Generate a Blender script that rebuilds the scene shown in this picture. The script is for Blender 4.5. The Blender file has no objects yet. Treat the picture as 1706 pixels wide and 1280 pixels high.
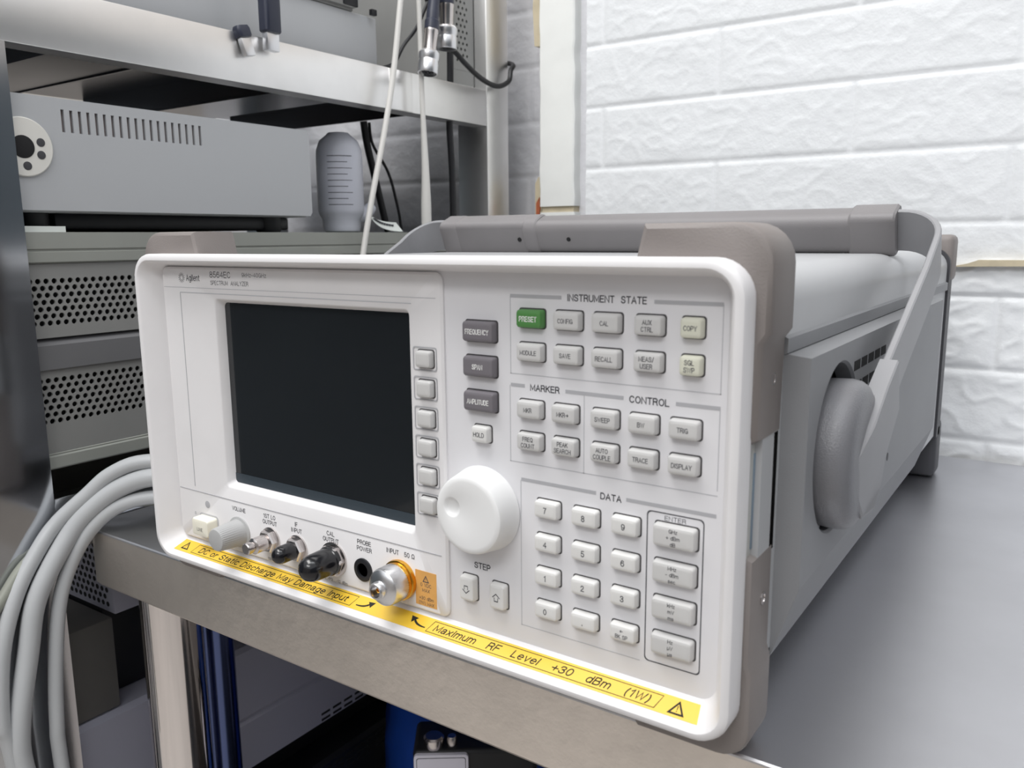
import bpy, bmesh, math, random
from mathutils import Vector, Matrix, noise
random.seed(7)
C = bpy.context.scene.collection
PI = math.pi
S = 0.001                                   # everything below is written in millimetres

# ------------------------------------------------------------------ camera, sky, lights, exposure
sc = bpy.context.scene
cd = bpy.data.cameras.new('camera'); cam = bpy.data.objects.new('camera', cd); C.objects.link(cam)
sc.camera = cam
RR, DD, FF = Vector((0.824356, 0.566011, -0.008337)), Vector((0.091461, -0.147711, -0.984793)), Vector((-0.558635, 0.811057, -0.173534))
cam.matrix_world = Matrix(((RR.x, -DD.x, -FF.x, 0.409143), (RR.y, -DD.y, -FF.y, -0.246953), (RR.z, -DD.z, -FF.z, 0.170257), (0, 0, 0, 1)))
cd.sensor_width = 36.0; cd.lens = 36.0 * 1383.256 / 1706; cd.clip_start = 0.01; cd.clip_end = 50
cd.dof.use_dof = True; cd.dof.focus_distance = 0.43; cd.dof.aperture_fstop = 20

sc.view_settings.view_transform = 'Standard'; sc.view_settings.look = 'None'
sc.view_settings.gamma = 1.0; sc.view_settings.exposure = 0.09
sc.cycles.use_denoising = True
sc.cycles.max_bounces = 8
w = bpy.data.worlds.new('world'); sc.world = w; w.use_nodes = True
wn = w.node_tree; wn.nodes.clear()
wo = wn.nodes.new('ShaderNodeOutputWorld'); wb = wn.nodes.new('ShaderNodeBackground')
wb.inputs['Color'].default_value = (0.93, 0.96, 1.0, 1); wb.inputs['Strength'].default_value = 0.95
wn.links.new(wb.outputs[0], wo.inputs[0])

def area(name, loc, target, size, sy, power, col=(1, 1, 1)):
    l = bpy.data.lights.new(name, 'AREA'); l.shape = 'RECTANGLE'; l.size = size; l.size_y = sy; l.energy = power; l.color = col
    o = bpy.data.objects.new(name, l); C.objects.link(o); o.location = loc
    o.rotation_euler = (Vector(target) - Vector(loc)).to_track_quat('-Z', 'Y').to_euler()
    return o
area('ceiling_lamp', (-0.25, -0.45, 1.75), (0.1, 0.15, 0), 1.2, 0.45, 19, (1, 0.985, 0.96))
area('ceiling_lamp_far', (0.75, -0.15, 1.75), (0.35, 0.3, 0), 1.2, 0.35, 6.5, (0.96, 0.98, 1.0))
area('fill_light_front', (0.5, -1.75, 1.75), (0.1, 0.1, 0), 1.2, 0.45, 15, (1, 0.99, 0.97))  # added fill that brightens the analyzer's front panel, not a room fixture

# ------------------------------------------------------------------ materials
def lin(c):
    return tuple(((v/255) / 12.92 if v/255 <= 0.04045 else ((v/255 + 0.055) / 1.055) ** 2.4) for v in c)
MATS = {}
def mat(name, rgb, rough=0.5, metal=0.0, spec=0.5, var=0.0, vscale=30, bump=0.0, bscale=200, stretch=None, coat=0, trans=0, rvar=0.0):
    m = bpy.data.materials.new(name); m.use_nodes = True; nt = m.node_tree; b = nt.nodes['Principled BSDF']
    col = lin(rgb) + (1,)
    b.inputs['Base Color'].default_value = col; b.inputs['Roughness'].default_value = rough
    b.inputs['Metallic'].default_value = metal; b.inputs['Specular IOR Level'].default_value = spec
    b.inputs['Coat Weight'].default_value = coat; b.inputs['Transmission Weight'].default_value = trans
    tc = nt.nodes.new('ShaderNodeTexCoord'); mp = nt.nodes.new('ShaderNodeMapping')
    nt.links.new(tc.outputs['Object'], mp.inputs[0])
    if stretch: mp.inputs['Scale'].default_value = stretch
    nz = nt.nodes.new('ShaderNodeTexNoise'); nz.inputs['Scale'].default_value = vscale; nz.inputs['Detail'].default_value = 5
    nt.links.new(mp.outputs[0], nz.inputs['Vector'])
    mx = nt.nodes.new('ShaderNodeMix'); mx.data_type = 'RGBA'
    mx.inputs['A'].default_value = col; mx.inputs['B'].default_value = tuple(c * (1 - var) for c in col[:3]) + (1,)
    rp = nt.nodes.new('ShaderNodeValToRGB'); rp.color_ramp.elements[0].position = 0.42; rp.color_ramp.elements[1].position = 0.68
    nt.links.new(nz.outputs['Fac'], rp.inputs[0]); nt.links.new(rp.outputs[0], mx.inputs['Factor']); nt.links.new(mx.outputs['Result'], b.inputs['Base Color'])
    if rvar:
        mr = nt.nodes.new('ShaderNodeMapRange'); mr.inputs['To Min'].default_value = rough; mr.inputs['To Max'].default_value = rough + rvar
        nt.links.new(nz.outputs['Fac'], mr.inputs['Value']); nt.links.new(mr.outputs[0], b.inputs['Roughness'])
    if bump:
        n2 = nt.nodes.new('ShaderNodeTexNoise'); n2.inputs['Scale'].default_value = bscale; n2.inputs['Detail'].default_value = 4
        nt.links.new(mp.outputs[0], n2.inputs['Vector'])
        bp = nt.nodes.new('ShaderNodeBump'); bp.inputs['Strength'].default_value = bump; bp.inputs['Distance'].default_value = 0.001
        nt.links.new(n2.outputs['Fac'], bp.inputs['Height']); nt.links.new(bp.outputs[0], b.inputs['Normal'])
    MATS[name] = m
    return m
mat('white_plastic', (232, 230, 231), 0.42, var=0.03, vscale=40)
mat('panel_plastic', (226, 225, 228), 0.5, var=0.03, vscale=25)
mat('bumper_plastic', (134, 127, 124), 0.55, var=0.06, vscale=30, bump=0.15, bscale=1500)
mat('cover_paint', (180, 181, 183), 0.35, var=0.03)
mat('side_plastic', (138, 139, 142), 0.5, var=0.05, vscale=20, bump=0.1, bscale=2500)
mat('handle_plastic', (128, 125, 126), 0.5, var=0.05, bump=0.15, bscale=1800)
mat('arm_plastic', (150, 150, 153), 0.42, var=0.04)
mat('hub_plastic', (122, 122, 126), 0.28, var=0.05, bump=0.25, bscale=1800)
mat('key_grey', (205, 204, 203), 0.45, var=0.04)
mat('key_light', (224, 223, 221), 0.45, var=0.03)
mat('key_yellowed', (216, 216, 200), 0.45)
mat('key_dark', (116, 112, 117), 0.5)
mat('key_green', (82, 138, 74), 0.45)
mat('key_cream', (240, 236, 220), 0.35)
mat('slot_dark', (70, 68, 70), 0.7)
mat('ink', (72, 72, 78), 0.7)
mat('ink_faint', (118, 118, 124), 0.7)
mat('ink_black', (28, 26, 18), 0.7)
mat('ink_white', (238, 238, 236), 0.6)
mat('bar_grey', (176, 176, 180), 0.6)
mat('line_grey', (186, 186, 190), 0.6)
mat('yellow_sticker', (240, 198, 62), 0.4, var=0.04)
mat('orange_sticker', (226, 170, 96), 0.5, var=0.08, vscale=150)
mat('screen_glass', (30, 33, 36), 0.12, spec=0.45, coat=0.4)
mat('screen_rim', (52, 62, 70), 0.4)
mat('knob_white', (236, 236, 236), 0.38)
mat('knob_grey', (178, 178, 178), 0.4)
mat('chrome', (214, 212, 214), 0.16, metal=1)
mat('nickel', (206, 200, 198), 0.22, metal=1)
mat('brushed_silver', (224, 224, 226), 0.3, metal=1)
mat('gold', (226, 172, 70), 0.22, metal=1)
mat('black_rubber', (20, 20, 24), 0.18, spec=0.6)
mat('black_plastic', (26, 27, 31), 0.45)
mat('dark_plastic', (64, 64, 68), 0.5)
mat('steel_top', (216, 216, 220), 0.3, metal=1, var=0.10, vscale=9, rvar=0.12, bump=0.05, bscale=120)
mat('steel_apron', (238, 230, 222), 0.34, metal=1, var=0.16, vscale=12, rvar=0.2, bump=0.45, bscale=120)
mat('steel_rail', (244, 243, 242), 0.3, metal=1, var=0.06, vscale=22, rvar=0.12, bump=0.08, bscale=60)
mat('steel_post', (196, 198, 202), 0.1, metal=1, var=0.1, vscale=10, rvar=0.05)
mat('steel_plate', (108, 106, 108), 0.2, metal=1, var=0.12, vscale=8, rvar=0.1)
mat('tube_chrome', (232, 226, 224), 0.1, metal=1)
mat('tube_dark', (96, 108, 150), 0.2, metal=1)
mat('case_grey', (180, 182, 185), 0.45, var=0.03, vscale=6)
mat('cabinet_grey', (142, 142, 140), 0.45, var=0.06, vscale=20)
mat('cabinet_strip', (152, 154, 148), 0.45, var=0.05)
mat('cabinet_band', (112, 112, 114), 0.5, var=0.05)
mat('cavity', (22, 22, 24), 0.8)
mat('slot_fill', (128, 118, 116), 0.7)
mat('disc_white', (222, 220, 214), 0.4)
mat('cable_grey', (188, 190, 192), 0.38, var=0.04)
mat('cable_dull', (150, 152, 142), 0.45, var=0.06)
mat('cable_white', (214, 212, 208), 0.45)
mat('cable_black', (24, 24, 28), 0.45)
mat('boot_navy', (46, 50, 66), 0.4)
mat('bottle_plastic', (196, 198, 208), 0.4)
mat('paper', (225, 230, 226), 0.6)
mat('brown_box', (108, 106, 102), 0.6, var=0.08)
mat('unit_grey', (178, 178, 192), 0.5, var=0.06, vscale=8)
mat('blue_bag', (28, 74, 168), 0.35, var=0.3, vscale=14, bump=0.6, bscale=25)
mat('lilac_white', (236, 234, 246), 0.45)
mat('brown_glue', (196, 184, 158), 0.8, var=0.2, vscale=60)
mat('brick_red', (176, 96, 62), 0.8, var=0.3, vscale=120)
mat('foam_edge', (232, 233, 230), 0.6, var=0.04, vscale=25, bump=0.5, bscale=40)
mat('alu', (214, 214, 210), 0.35, metal=0.6)
mat('slate_blue', (120, 136, 152), 0.4)
mat('floor_tile', (196, 190, 184), 0.5, var=0.1, vscale=3)
mat('room_wall', (200, 194, 188), 0.8, var=0.1, vscale=2)
mat('room_wall_dark', (84, 92, 98), 0.7, var=0.3, vscale=2)
mat('brick_white', (228, 230, 232), 0.5, var=0.02, vscale=30, bump=0.35, bscale=260)
mat('brick_shade', (222, 222, 226), 0.5, var=0.05, vscale=20, bump=0.5, bscale=200)
M = MATS

# ------------------------------------------------------------------ helpers
class MB:
    """collects shapes (in mm) and links them as ONE mesh object"""
    def __init__(s): s.bm = bmesh.new()
    def _new(s, mark): return [v for v in s.bm.verts if v.index < 0 or v not in mark]
    def raw(s, verts, faces):
        vs = [s.bm.verts.new(v) for v in verts]
        for f in faces:
            try: s.bm.faces.new([vs[i] for i in f])
            except ValueError: pass
        return vs
    def box(s, a, b, bev=0.0, seg=2, mtx=None):
        t = bmesh.new(); bmesh.ops.create_cube(t, size=1)
        for v in t.verts: v.co = Vector(((a[i] + b[i]) / 2 + v.co[i] * (b[i] - a[i]) for i in range(3)))
        if bev: bmesh.ops.bevel(t, geom=t.edges[:], offset=bev, segments=seg, profile=0.5, affect='EDGES')
        return s.merge(t, mtx)
    def merge(s, t, mtx=None):
        if mtx is not None: t.transform(mtx)
        idx = {v: s.bm.verts.new(v.co) for v in t.verts}
        for f in t.faces:
            try: s.bm.faces.new([idx[v] for v in f.verts])
            except ValueError: pass
        t.free(); return s
    def loft(s, loops, cap0=True, cap1=True, closed=True):
        rs = [[s.bm.verts.new(p) for p in l] for l in loops]; n = len(rs[0])
        for a, b in zip(rs, rs[1:]):
            for i in range(n if closed else n - 1):
                j = (i + 1) % n
                s.bm.faces.new((a[i], a[j], b[j], b[i]))
        if cap0: s.bm.faces.new(rs[0][::-1])
        if cap1: s.bm.faces.new(rs[-1])
        return s
    def lathe(s, origin, axis, prof, seg=32, ribs=None, phase=0.0):
        """prof = [(r, h)...] along the axis; ribs = (first, last, depth): every other spoke of those rings is pulled in"""
        o = Vector(origin); ax = Vector(axis).normalized()
        u = ax.orthogonal().normalized(); v = ax.cross(u); loops = []
        for k, (r, h) in enumerate(prof):
            l = []
            for i in range(seg):
                rr = r - (ribs[2] if ribs and ribs[0] <= k <= ribs[1] and i % 2 else 0)
                a = 2 * PI * i / seg + phase
                l.append(o + ax * h + (u * math.cos(a) + v * math.sin(a)) * max(rr, 1e-3))
            loops.append(l)
        return s.loft(loops)
    def tube(s, pts, r, seg=10, smooth=6):
        P = catmull(pts, smooth) if smooth > 1 else [Vector(p) for p in pts]
        n = len(P); loops = []; prev = None
        for i, p in enumerate(P):
            t = (P[min(i + 1, n - 1)] - P[max(i - 1, 0)]).normalized()
            u = t.orthogonal().normalized() if prev is None else (prev - t * prev.dot(t)).normalized()
            prev = u; v = t.cross(u)
            rr = r(i / (n - 1)) if callable(r) else r
            loops.append([p + (u * math.cos(2 * PI * k / seg) + v * math.sin(2 * PI * k / seg)) * rr for k in range(seg)])
        return s.loft(loops)
    def prism(s, poly, axis, d0, d1):
        """poly of 2D points in the other two axes (in order), extruded along axis 0/1/2"""
        def P(q, d):
            l = list(q); l.insert(axis, d); return tuple(l)
        return s.loft([[P(q, d0) for q in poly], [P(q, d1) for q in poly]])
    def build(s, name, m, parent=None, smooth=True, ang=35, at=None):
        bm = s.bm
        bmesh.ops.recalc_face_normals(bm, faces=bm.faces[:])
        o3 = Vector(at) if at else Vector((0, 0, 0))
        for v in bm.verts: v.co = (v.co - o3) * S
        me = bpy.data.meshes.new(name)
        if smooth:
            for f in bm.faces: f.smooth = True
            for e in bm.edges:
                e.smooth = not (len(e.link_faces) == 2 and e.calc_face_angle(0) > math.radians(ang))
        bm.to_mesh(me); bm.free()
        o = bpy.data.objects.new(name, me); C.objects.link(o)
        o.location = o3 * S
        me.materials.append(M[m] if isinstance(m, str) else m)
        if parent is not None:
            o.parent = parent; o.location = o3 * S - world_loc(parent)
        return o
def world_loc(o):
    l = Vector(o.location)
    while o.parent: o = o.parent; l += Vector(o.location)
    return l
def catmull(pts, k):
    P = [Vector(p) for p in pts]; out = []
    for i in range(len(P) - 1):
        a, b, c, d = P[max(i - 1, 0)], P[i], P[i + 1], P[min(i + 2, len(P) - 1)]
        for j in range(k):
            t = j / k
            out.append(0.5 * ((2 * b) + (c - a) * t + (2 * a - 5 * b + 4 * c - d) * t * t + (3 * b - a - 3 * c + d) * t ** 3))
    out.append(P[-1]); return out
def tag(o, label, cat=None, group=None, kind=None):
    o['label'] = label
    if cat: o['category'] = cat
    if group: o['group'] = group
    if kind: o['kind'] = kind
    return o
def thing(name, label, cat, loc, group=None):
    o = bpy.data.objects.new(name, None); C.objects.link(o); o.location = Vector(loc) * S; o.empty_display_size = 0.02
    return tag(o, label, cat, group)
def struct(o, label=None):
    o['kind'] = 'structure'
    if label: o['label'] = label
    o['category'] = o.name.split('_')[0]
    return o
def rrect(x0, x1, z0, z1, r, y, seg=6):
    out = []
    for cx, cz, a0 in ((x1 - r, z1 - r, 0), (x0 + r, z1 - r, 90), (x0 + r, z0 + r, 180), (x1 - r, z0 + r, 270)):
        for i in range(seg + 1):
            a = math.radians(a0 + 90 * i / seg)
            out.append((cx + r * math.cos(a), y, cz + r * math.sin(a)))
    return out
# ---- lettering: plain grotesque capitals drawn as strokes (cap height 10, x height 7.2)
def _arc(cx, cy, rx, ry, a0, a1, n=7):
    return [(cx + rx * math.cos(math.radians(a0 + (a1 - a0) * i / n)), cy + ry * math.sin(math.radians(a0 + (a1 - a0) * i / n))) for i in range(n + 1)]
_O = lambda w, h=10.0, y=0.0: _arc(w / 2, y + h / 2, w / 2, h / 2, 90, 450, 18)
GLY = {
 'A': (7, [[(0, 0), (3.5, 10), (7, 0)], [(1.2, 3.4), (5.8, 3.4)]]),
 'B': (6.4, [[(0, 0), (0, 10), (3.6, 10)] + _arc(3.6, 7.7, 2.3, 2.3, 90, -90) + [(0, 5.4)], [(3.6, 5.4)] + _arc(3.7, 2.7, 2.7, 2.7, 90, -90) + [(0, 0)]]),
 'C': (7, [_arc(3.6, 5, 3.6, 5, 38, 322, 14)]),
 'D': (6.8, [[(0, 0), (0, 10), (3, 10)] + _arc(3, 5, 3.8, 5, 90, -90, 10) + [(0, 0)]]),
 'E': (5.8, [[(5.8, 10), (0, 10), (0, 0), (5.8, 0)], [(0, 5.2), (5.2, 5.2)]]),
 'F': (5.6, [[(5.6, 10), (0, 10), (0, 0)], [(0, 5.2), (4.9, 5.2)]]),
 'G': (7.2, [_arc(3.6, 5, 3.6, 5, 38, 350, 14) + [(7.2, 4.6), (4, 4.6)], [(7.2, 4.6), (7.2, 0.3)]]),
 'H': (6.8, [[(0, 0), (0, 10)], [(6.8, 0), (6.8, 10)], [(0, 5.2), (6.8, 5.2)]]),
 'I': (0.6, [[(0.3, 0), (0.3, 10)]]),
 'J': (5, [[(5, 10), (5, 2.5)] + _arc(2.5, 2.5, 2.5, 2.5, 0, -170)]),
 'K': (6.4, [[(0, 0), (0, 10)], [(6.2, 10), (0, 3.8)], [(2.2, 6), (6.4, 0)]]),
 'L': (5.4, [[(0, 10), (0, 0), (5.4, 0)]]),
 'M': (8, [[(0, 0), (0, 10), (4, 1.6), (8, 10), (8, 0)]]),
 'N': (6.8, [[(0, 0), (0, 10), (6.8, 0), (6.8, 10)]]),
 'O': (7.4, [_O(7.4)]),
 'P': (6.2, [[(0, 0), (0, 10), (3.4, 10)] + _arc(3.4, 7.2, 2.8, 2.8, 90, -90) + [(0, 4.4)]]),
 'Q': (7.4, [_O(7.4), [(4.6, 2.4), (7.2, -0.6)]]),
 'R': (6.6, [[(0, 0), (0, 10), (3.6, 10)] + _arc(3.6, 7.5, 2.6, 2.5, 90, -90) + [(0, 5)], [(3.8, 5), (5.6, 3.6), (5.9, 1.2), (6.5, 0)]]),
 'S': (6.4, [[(6.0, 7.8), (5.2, 9.4), (3.2, 10), (1.2, 9.4), (0.3, 7.6), (1.0, 6.0), (3.2, 5.2), (5.5, 4.3), (6.3, 2.7), (5.4, 0.7), (3.2, 0), (1.0, 0.6), (0, 2.4)]]),
 'T': (6.4, [[(0, 10), (6.4, 10)], [(3.2, 10), (3.2, 0)]]),
 'U': (6.8, [[(0, 10), (0, 3.4)] + _arc(3.4, 3.4, 3.4, 3.4, 180, 360) + [(6.8, 10)]]),
 'V': (7, [[(0, 10), (3.5, 0), (7, 10)]]),
 'W': (10, [[(0, 10), (2.5, 0), (5, 9.6), (7.5, 0), (10, 10)]]),
 'X': (6.8, [[(0, 0), (6.8, 10)], [(0, 10), (6.8, 0)]]),
 'Y': (6.8, [[(0, 10), (3.4, 4.4), (6.8, 10)], [(3.4, 4.4), (3.4, 0)]]),
 'Z': (6.2, [[(0, 10), (6.2, 10), (0, 0), (6.2, 0)]]),
 '0': (6, [_O(6)]), '1': (3, [[(0, 7.6), (2.4, 10), (2.4, 0)]]),
 '2': (6, [[(0.2, 7.2), (0.8, 9.2), (3, 10), (5.3, 9.2), (5.8, 7.2), (4.8, 5.2), (1.2, 2.2), (0, 0), (6, 0)]]),
 '3': (6, [[(0.2, 7.8), (1.1, 9.5), (3, 10), (5, 9.4), (5.6, 7.6), (4.8, 5.9), (2.4, 5.3)], [(2.4, 5.3), (5, 4.7), (6, 2.9), (5.2, 0.8), (3, 0), (0.9, 0.6), (0, 2.4)]]),
 '4': (6.2, [[(4.7, 0), (4.7, 10), (0, 3), (6.2, 3)]]),
 '5': (6, [[(5.4, 10), (1, 10), (0.4, 5.2), (2.8, 6.3), (5.2, 5.5), (6, 3.3), (5.2, 0.9), (2.9, 0), (0.8, 0.6), (0, 2.2)]]),
 '6': (6, [[(5.5, 8), (4.6, 9.5), (3, 10), (1, 8.8), (0.1, 5.6), (0, 3.4)] + _arc(3, 3.2, 3, 3.2, 180, 540, 14)]),
 '7': (5.8, [[(0, 10), (5.8, 10), (3.2, 5.4), (2, 0)]]),
 '8': (6, [_O(5.2, 4.7, 5.3) and [(x + 0.4, y) for x, y in _O(5.2, 4.7, 5.3)], _O(6, 5.3, 0)]),
 '9': (6, [[(0.5, 2), (1.4, 0.5), (3, 0), (5, 1.2), (5.9, 4.4), (6, 6.6)] + _arc(3, 6.8, 3, 3.2, 0, 360, 14)]),
 'a': (5.6, [[(0.3, 5.6), (1.2, 6.9), (3, 7.2), (4.6, 6.6), (5, 5.2), (5, 1.0), (5.6, 0.1)], [(5, 4.2), (1.6, 3.6), (0.1, 2.4), (0.4, 0.7), (2, 0), (4, 0.6), (5, 2)]]),
 'c': (5.2, [_arc(2.8, 3.6, 2.8, 3.6, 42, 318, 12)]),
 'd': (5.6, [_arc(2.8, 3.6, 2.8, 3.6, 0, 360, 14), [(5.6, 10), (5.6, 0)]]),
 'e': (5.6, [[(0.1, 3.8), (5.6, 3.8)] + _arc(2.8, 3.6, 2.8, 3.6, 4, 315, 13)]),
 'g': (5.6, [_arc(2.8, 3.7, 2.8, 3.5, 0, 360, 14), [(5.6, 7.2), (5.6, -0.4), (4.8, -2.2), (2.8, -2.8), (0.6, -2)]]),
 'h': (5.2, [[(0, 0), (0, 10)], [(0, 4.4)] + _arc(2.6, 4.5, 2.6, 2.7, 170, 0) + [(5.2, 0)]]),
 'i': (0.6, [[(0.3, 0), (0.3, 7.2)], [(0.3, 8.9), (0.3, 10)]]),
 'k': (5, [[(0, 0), (0, 10)], [(4.8, 7.2), (0, 2.8)], [(1.8, 4.4), (5, 0)]]),
 'l': (0.6, [[(0.3, 0), (0.3, 10)]]),
 'm': (8.6, [[(0, 0), (0, 7.2)], [(0, 4.6)] + _arc(2.15, 4.8, 2.15, 2.4, 170, 0) + [(4.3, 0)], [(4.3, 4.6)] + _arc(6.45, 4.8, 2.15, 2.4, 170, 0) + [(8.6, 0)]]),
 'n': (5.2, [[(0, 0), (0, 7.2)], [(0, 4.4)] + _arc(2.6, 4.5, 2.6, 2.7, 170, 0) + [(5.2, 0)]]),
 'o': (5.8, [_O(5.8, 7.2)]),
 'p': (5.6, [[(0, 7.2), (0, -2.8)], _arc(2.8, 3.6, 2.8, 3.6, 180, 540, 14)]),
 'r': (3.2, [[(0, 0), (0, 7.2)], [(0, 4.2), (0.8, 6.2), (3.2, 7.1)]]),
 's': (5, [[(4.6, 5.6), (3.8, 6.9), (2.4, 7.2), (0.8, 6.7), (0.4, 5.3), (1.4, 4.2), (3.8, 3.3), (4.8, 2), (4, 0.5), (2.4, 0), (0.8, 0.4), (0, 1.7)]]),
 't': (3, [[(1.3, 9.4), (1.3, 1.2), (3, 0.1)], [(0, 7.1), (3, 7.1)]]),
 'u': (5.2, [[(0, 7.2), (0, 2.6)] + _arc(2.6, 2.7, 2.6, 2.7, 180, 350), [(5.2, 7.2), (5.2, 0)]]),
 'v': (5.4, [[(0, 7.2), (2.7, 0), (5.4, 7.2)]]), 'x': (5.2, [[(0, 0), (5.2, 7.2)], [(0, 7.2), (5.2, 0)]]),
 'y': (5.4, [[(0, 7.2), (2.7, 0.4)], [(5.4, 7.2), (2.4, -1.6), (0.6, -2.8)]]), 'z': (4.8, [[(0, 7.1), (4.8, 7.1), (0, 0.1), (4.8, 0.1)]]),
 '.': (0.8, [[(0.4, -0.4), (0.4, 1.0)]]), '-': (4, [[(0, 4), (4, 4)]]), '+': (6, [[(3, 1), (3, 7.6)], [(-0.3, 4.3), (6.3, 4.3)]]), '/': (4, [[(0, -0.6), (4, 10.4)]]),
 '(': (2.4, [_arc(4.4, 4, 4, 7.6, 130, 230)]), ')': (2.4, [_arc(-2, 4, 4, 7.6, 50, -50)]), ' ': (2.6, []),
 '\u2190': (8, [[(8, 4.5), (0, 4.5)], [(3, 7.4), (0, 4.5), (3, 1.6)]]), '\u2192': (8, [[(0, 4.5), (8, 4.5)], [(5, 7.4), (8, 4.5), (5, 1.6)]]),
 '\u03a9': (7.4, [[(0, 0.4), (2.4, 0.4)] + _arc(3.7, 5.6, 3.7, 4.4, 240, -60, 14) + [(5, 0.4), (7.4, 0.4)]]),
 '\u00b5': (5.2, [[(0, 7.2), (0, -2.6)], [(0, 2.6)] + _arc(2.6, 2.7, 2.6, 2.7, 180, 350), [(5.2, 7.2), (5.2, 0)]]),
}
def text(body, x, z, y, size, m, parent, name='lettering', align='CENTER', sx=1.0, shear=0.0, bold=0.0, mtx=None, space=1.0, line=0.85, fit=None):
    """lettering standing on a surface that faces -Y; size = cap height in mm; z = centre of the caps"""
    k = size / 10; wt = 0.62 + bold * 6                                   # half stroke weight in glyph units
    base = Matrix.Translation((x, y, z)) @ Matrix.Rotation(PI / 2, 4, 'X') if mtx is None else mtx
    mb = MB(); rows_ = body.split('\n'); dz = 10 * 1.62 * line / 0.85 * 0.98
    for ri, row in enumerate(rows_):
        pen, strokes = 0.0, []
        for ch in row:
            wd, st = GLY[ch]
            for s in st: strokes.append([(pen + p[0], p[1]) for p in s])
            pen += wd + 2.5 * space
        wtot = max(pen - 2.5 * space, 0.1); kx = k * sx
        if fit: kx = fit / wtot
        x0 = 0.0 if align == 'LEFT' else -wtot / 2
        zo = ((len(rows_) - 1) / 2 - ri) * dz - 5
        for s in strokes:
            P2 = [Vector(((p[0] + x0) * kx + (p[1] - 5) * k * shear, (p[1] + zo) * k)) for p in s]
            h = wt * k; up_, dn_ = [], []
            n = len(P2); closed = (P2[0] - P2[-1]).length < 1e-4 and n > 3
            for i, p in enumerate(P2):
                a = P2[i - 1] if i else (P2[-2] if closed else None); b = P2[i + 1] if i < n - 1 else (P2[1] if closed else None)
                d1 = (p - a).normalized() if a is not None else None; d2 = (b - p).normalized() if b is not None else None
                d1 = d1 or d2; d2 = d2 or d1
                n1, n2 = Vector((-d1.y, d1.x)), Vector((-d2.y, d2.x)); nn = (n1 + n2)
                nn = nn.normalized() if nn.length > 0.2 else n1
                f = min(1 / max(nn.dot(n1), 0.3), 1.9)
                e = d1 * (0 if closed else (h * 0.9 if i == n - 1 else (-h * 0.9 if i == 0 else 0)))
                up_.append(p + nn * h * f + e); dn_.append(p - nn * h * f + e)
            vs = [tuple(base @ Vector((q.x, q.y, 0))) for q in up_ + dn_]
            mb.raw(vs, [(i, i + 1, n + i + 1, n + i) for i in range(n - 1)])
    return mb.build(name, m, parent, smooth=False)

# ------------------------------------------------------------------ the room
def rock(u, v, seed):
    """relief of one foam brick, mm"""
    p = Vector((u * 0.022 + seed, v * 0.03, seed * 0.37))
    a = noise.noise(p) * 1.6
    b = (1 - abs(noise.noise(p * 2.3 + Vector((5, 3, 1))))) ** 6 * 1.7
    c = noise.noise(p * 6.0) * 0.35
    return a + b + c
def brick_height(u, v, bh=58.5, bl=236, g=1.6, z0=4.0):
    row = math.floor((v - z0) / bh); off = (row % 2) * bl / 2
    col = math.floor((u + off) / bl)
    fu = (u + off) - col * bl; fv = (v - z0) - row * bh
    d = min(fu, bl - fu, fv, bh - fv)
    edge = min(1.0, max(0.0, (d - g * 0.5) / 2.2))
    return edge * ((1.1 if v > 150 else 1.5) + (0.3 if v > 150 else 0.8) * rock(u, v, row * 3.1 + col * 7.7) * min(1, (d / 10)))
def brick_wall(name, x0, x1, z0, z1, y, step, m, amp=1.0):
    nx, nz = int((x1 - x0) / step), int((z1 - z0) / step)
    mb = MB(); vs = []
    for j in range(nz + 1):
        for i in range(nx + 1):
            x, z = x0 + (x1 - x0) * i / nx, z0 + (z1 - z0) * j / nz
            vs.append((x, y - amp * brick_height(x, z), z))
    fs = [(j * (nx + 1) + i, j * (nx + 1) + i + 1, (j + 1) * (nx + 1) + i + 1, (j + 1) * (nx + 1) + i) for j in range(nz) for i in range(nx)]
    mb.raw(vs, fs)
    mb.box((x0, y + 2, z0), (x1, y + 30, z1))
    return mb.build(name, m, smooth=True, ang=80)
struct(brick_wall('wall_back', -19, 620, -40, 480, 511, 1.9, 'brick_white'), 'white foam brick wall behind the analyzer and table')
struct(brick_wall('wall_back_left', -700, -60, -300, 560, 560, 3.0, 'brick_shade', 1.3), 'grey white brick wall seen through the rack')
mb = MB(); mb.box((-27, 512, 480), (2600, 545, 1500)); mb.box((-27, 512, -800), (2600, 545, -40))
struct(mb.build('wall_back_plain', 'room_wall'))
mb = MB(); mb.box((620, 512, -40), (2600, 545, 480)); struct(mb.build('wall_reflected_dark', 'room_wall_dark'))  # unseen dark stretch, added so the near rack post mirrors something dark
mb = MB(); mb.box((-1600, 565, -800), (-27, 595, 1500))
struct(mb.build('wall_back_far', 'room_wall'))
mb = MB(); mb.box((-1600, -3000, -830), (2630, 595, -800)); struct(mb.build('floor', 'floor_tile'), 'grey floor under the table')
mb = MB(); mb.box((2600, -3000, -800), (2630, 545, 1300)); struct(mb.build('wall_right', 'room_wall_dark'))
mb = MB(); mb.box((-1600, -3030, -800), (2630, -3000, 1300)); struct(mb.build('wall_front', 'room_wall'))
mb = MB(); mb.box((-1630, -3000, -800), (-1600, 595, 1500)); struct(mb.build('wall_left', 'room_wall_dark'))
mb = MB(); mb.box((-34, 516, -60), (-12, 545, 480)); struct(mb.build('trim_8', 'brick_shade'), 'narrow shaded groove between edging strip and brick wall')
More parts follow.
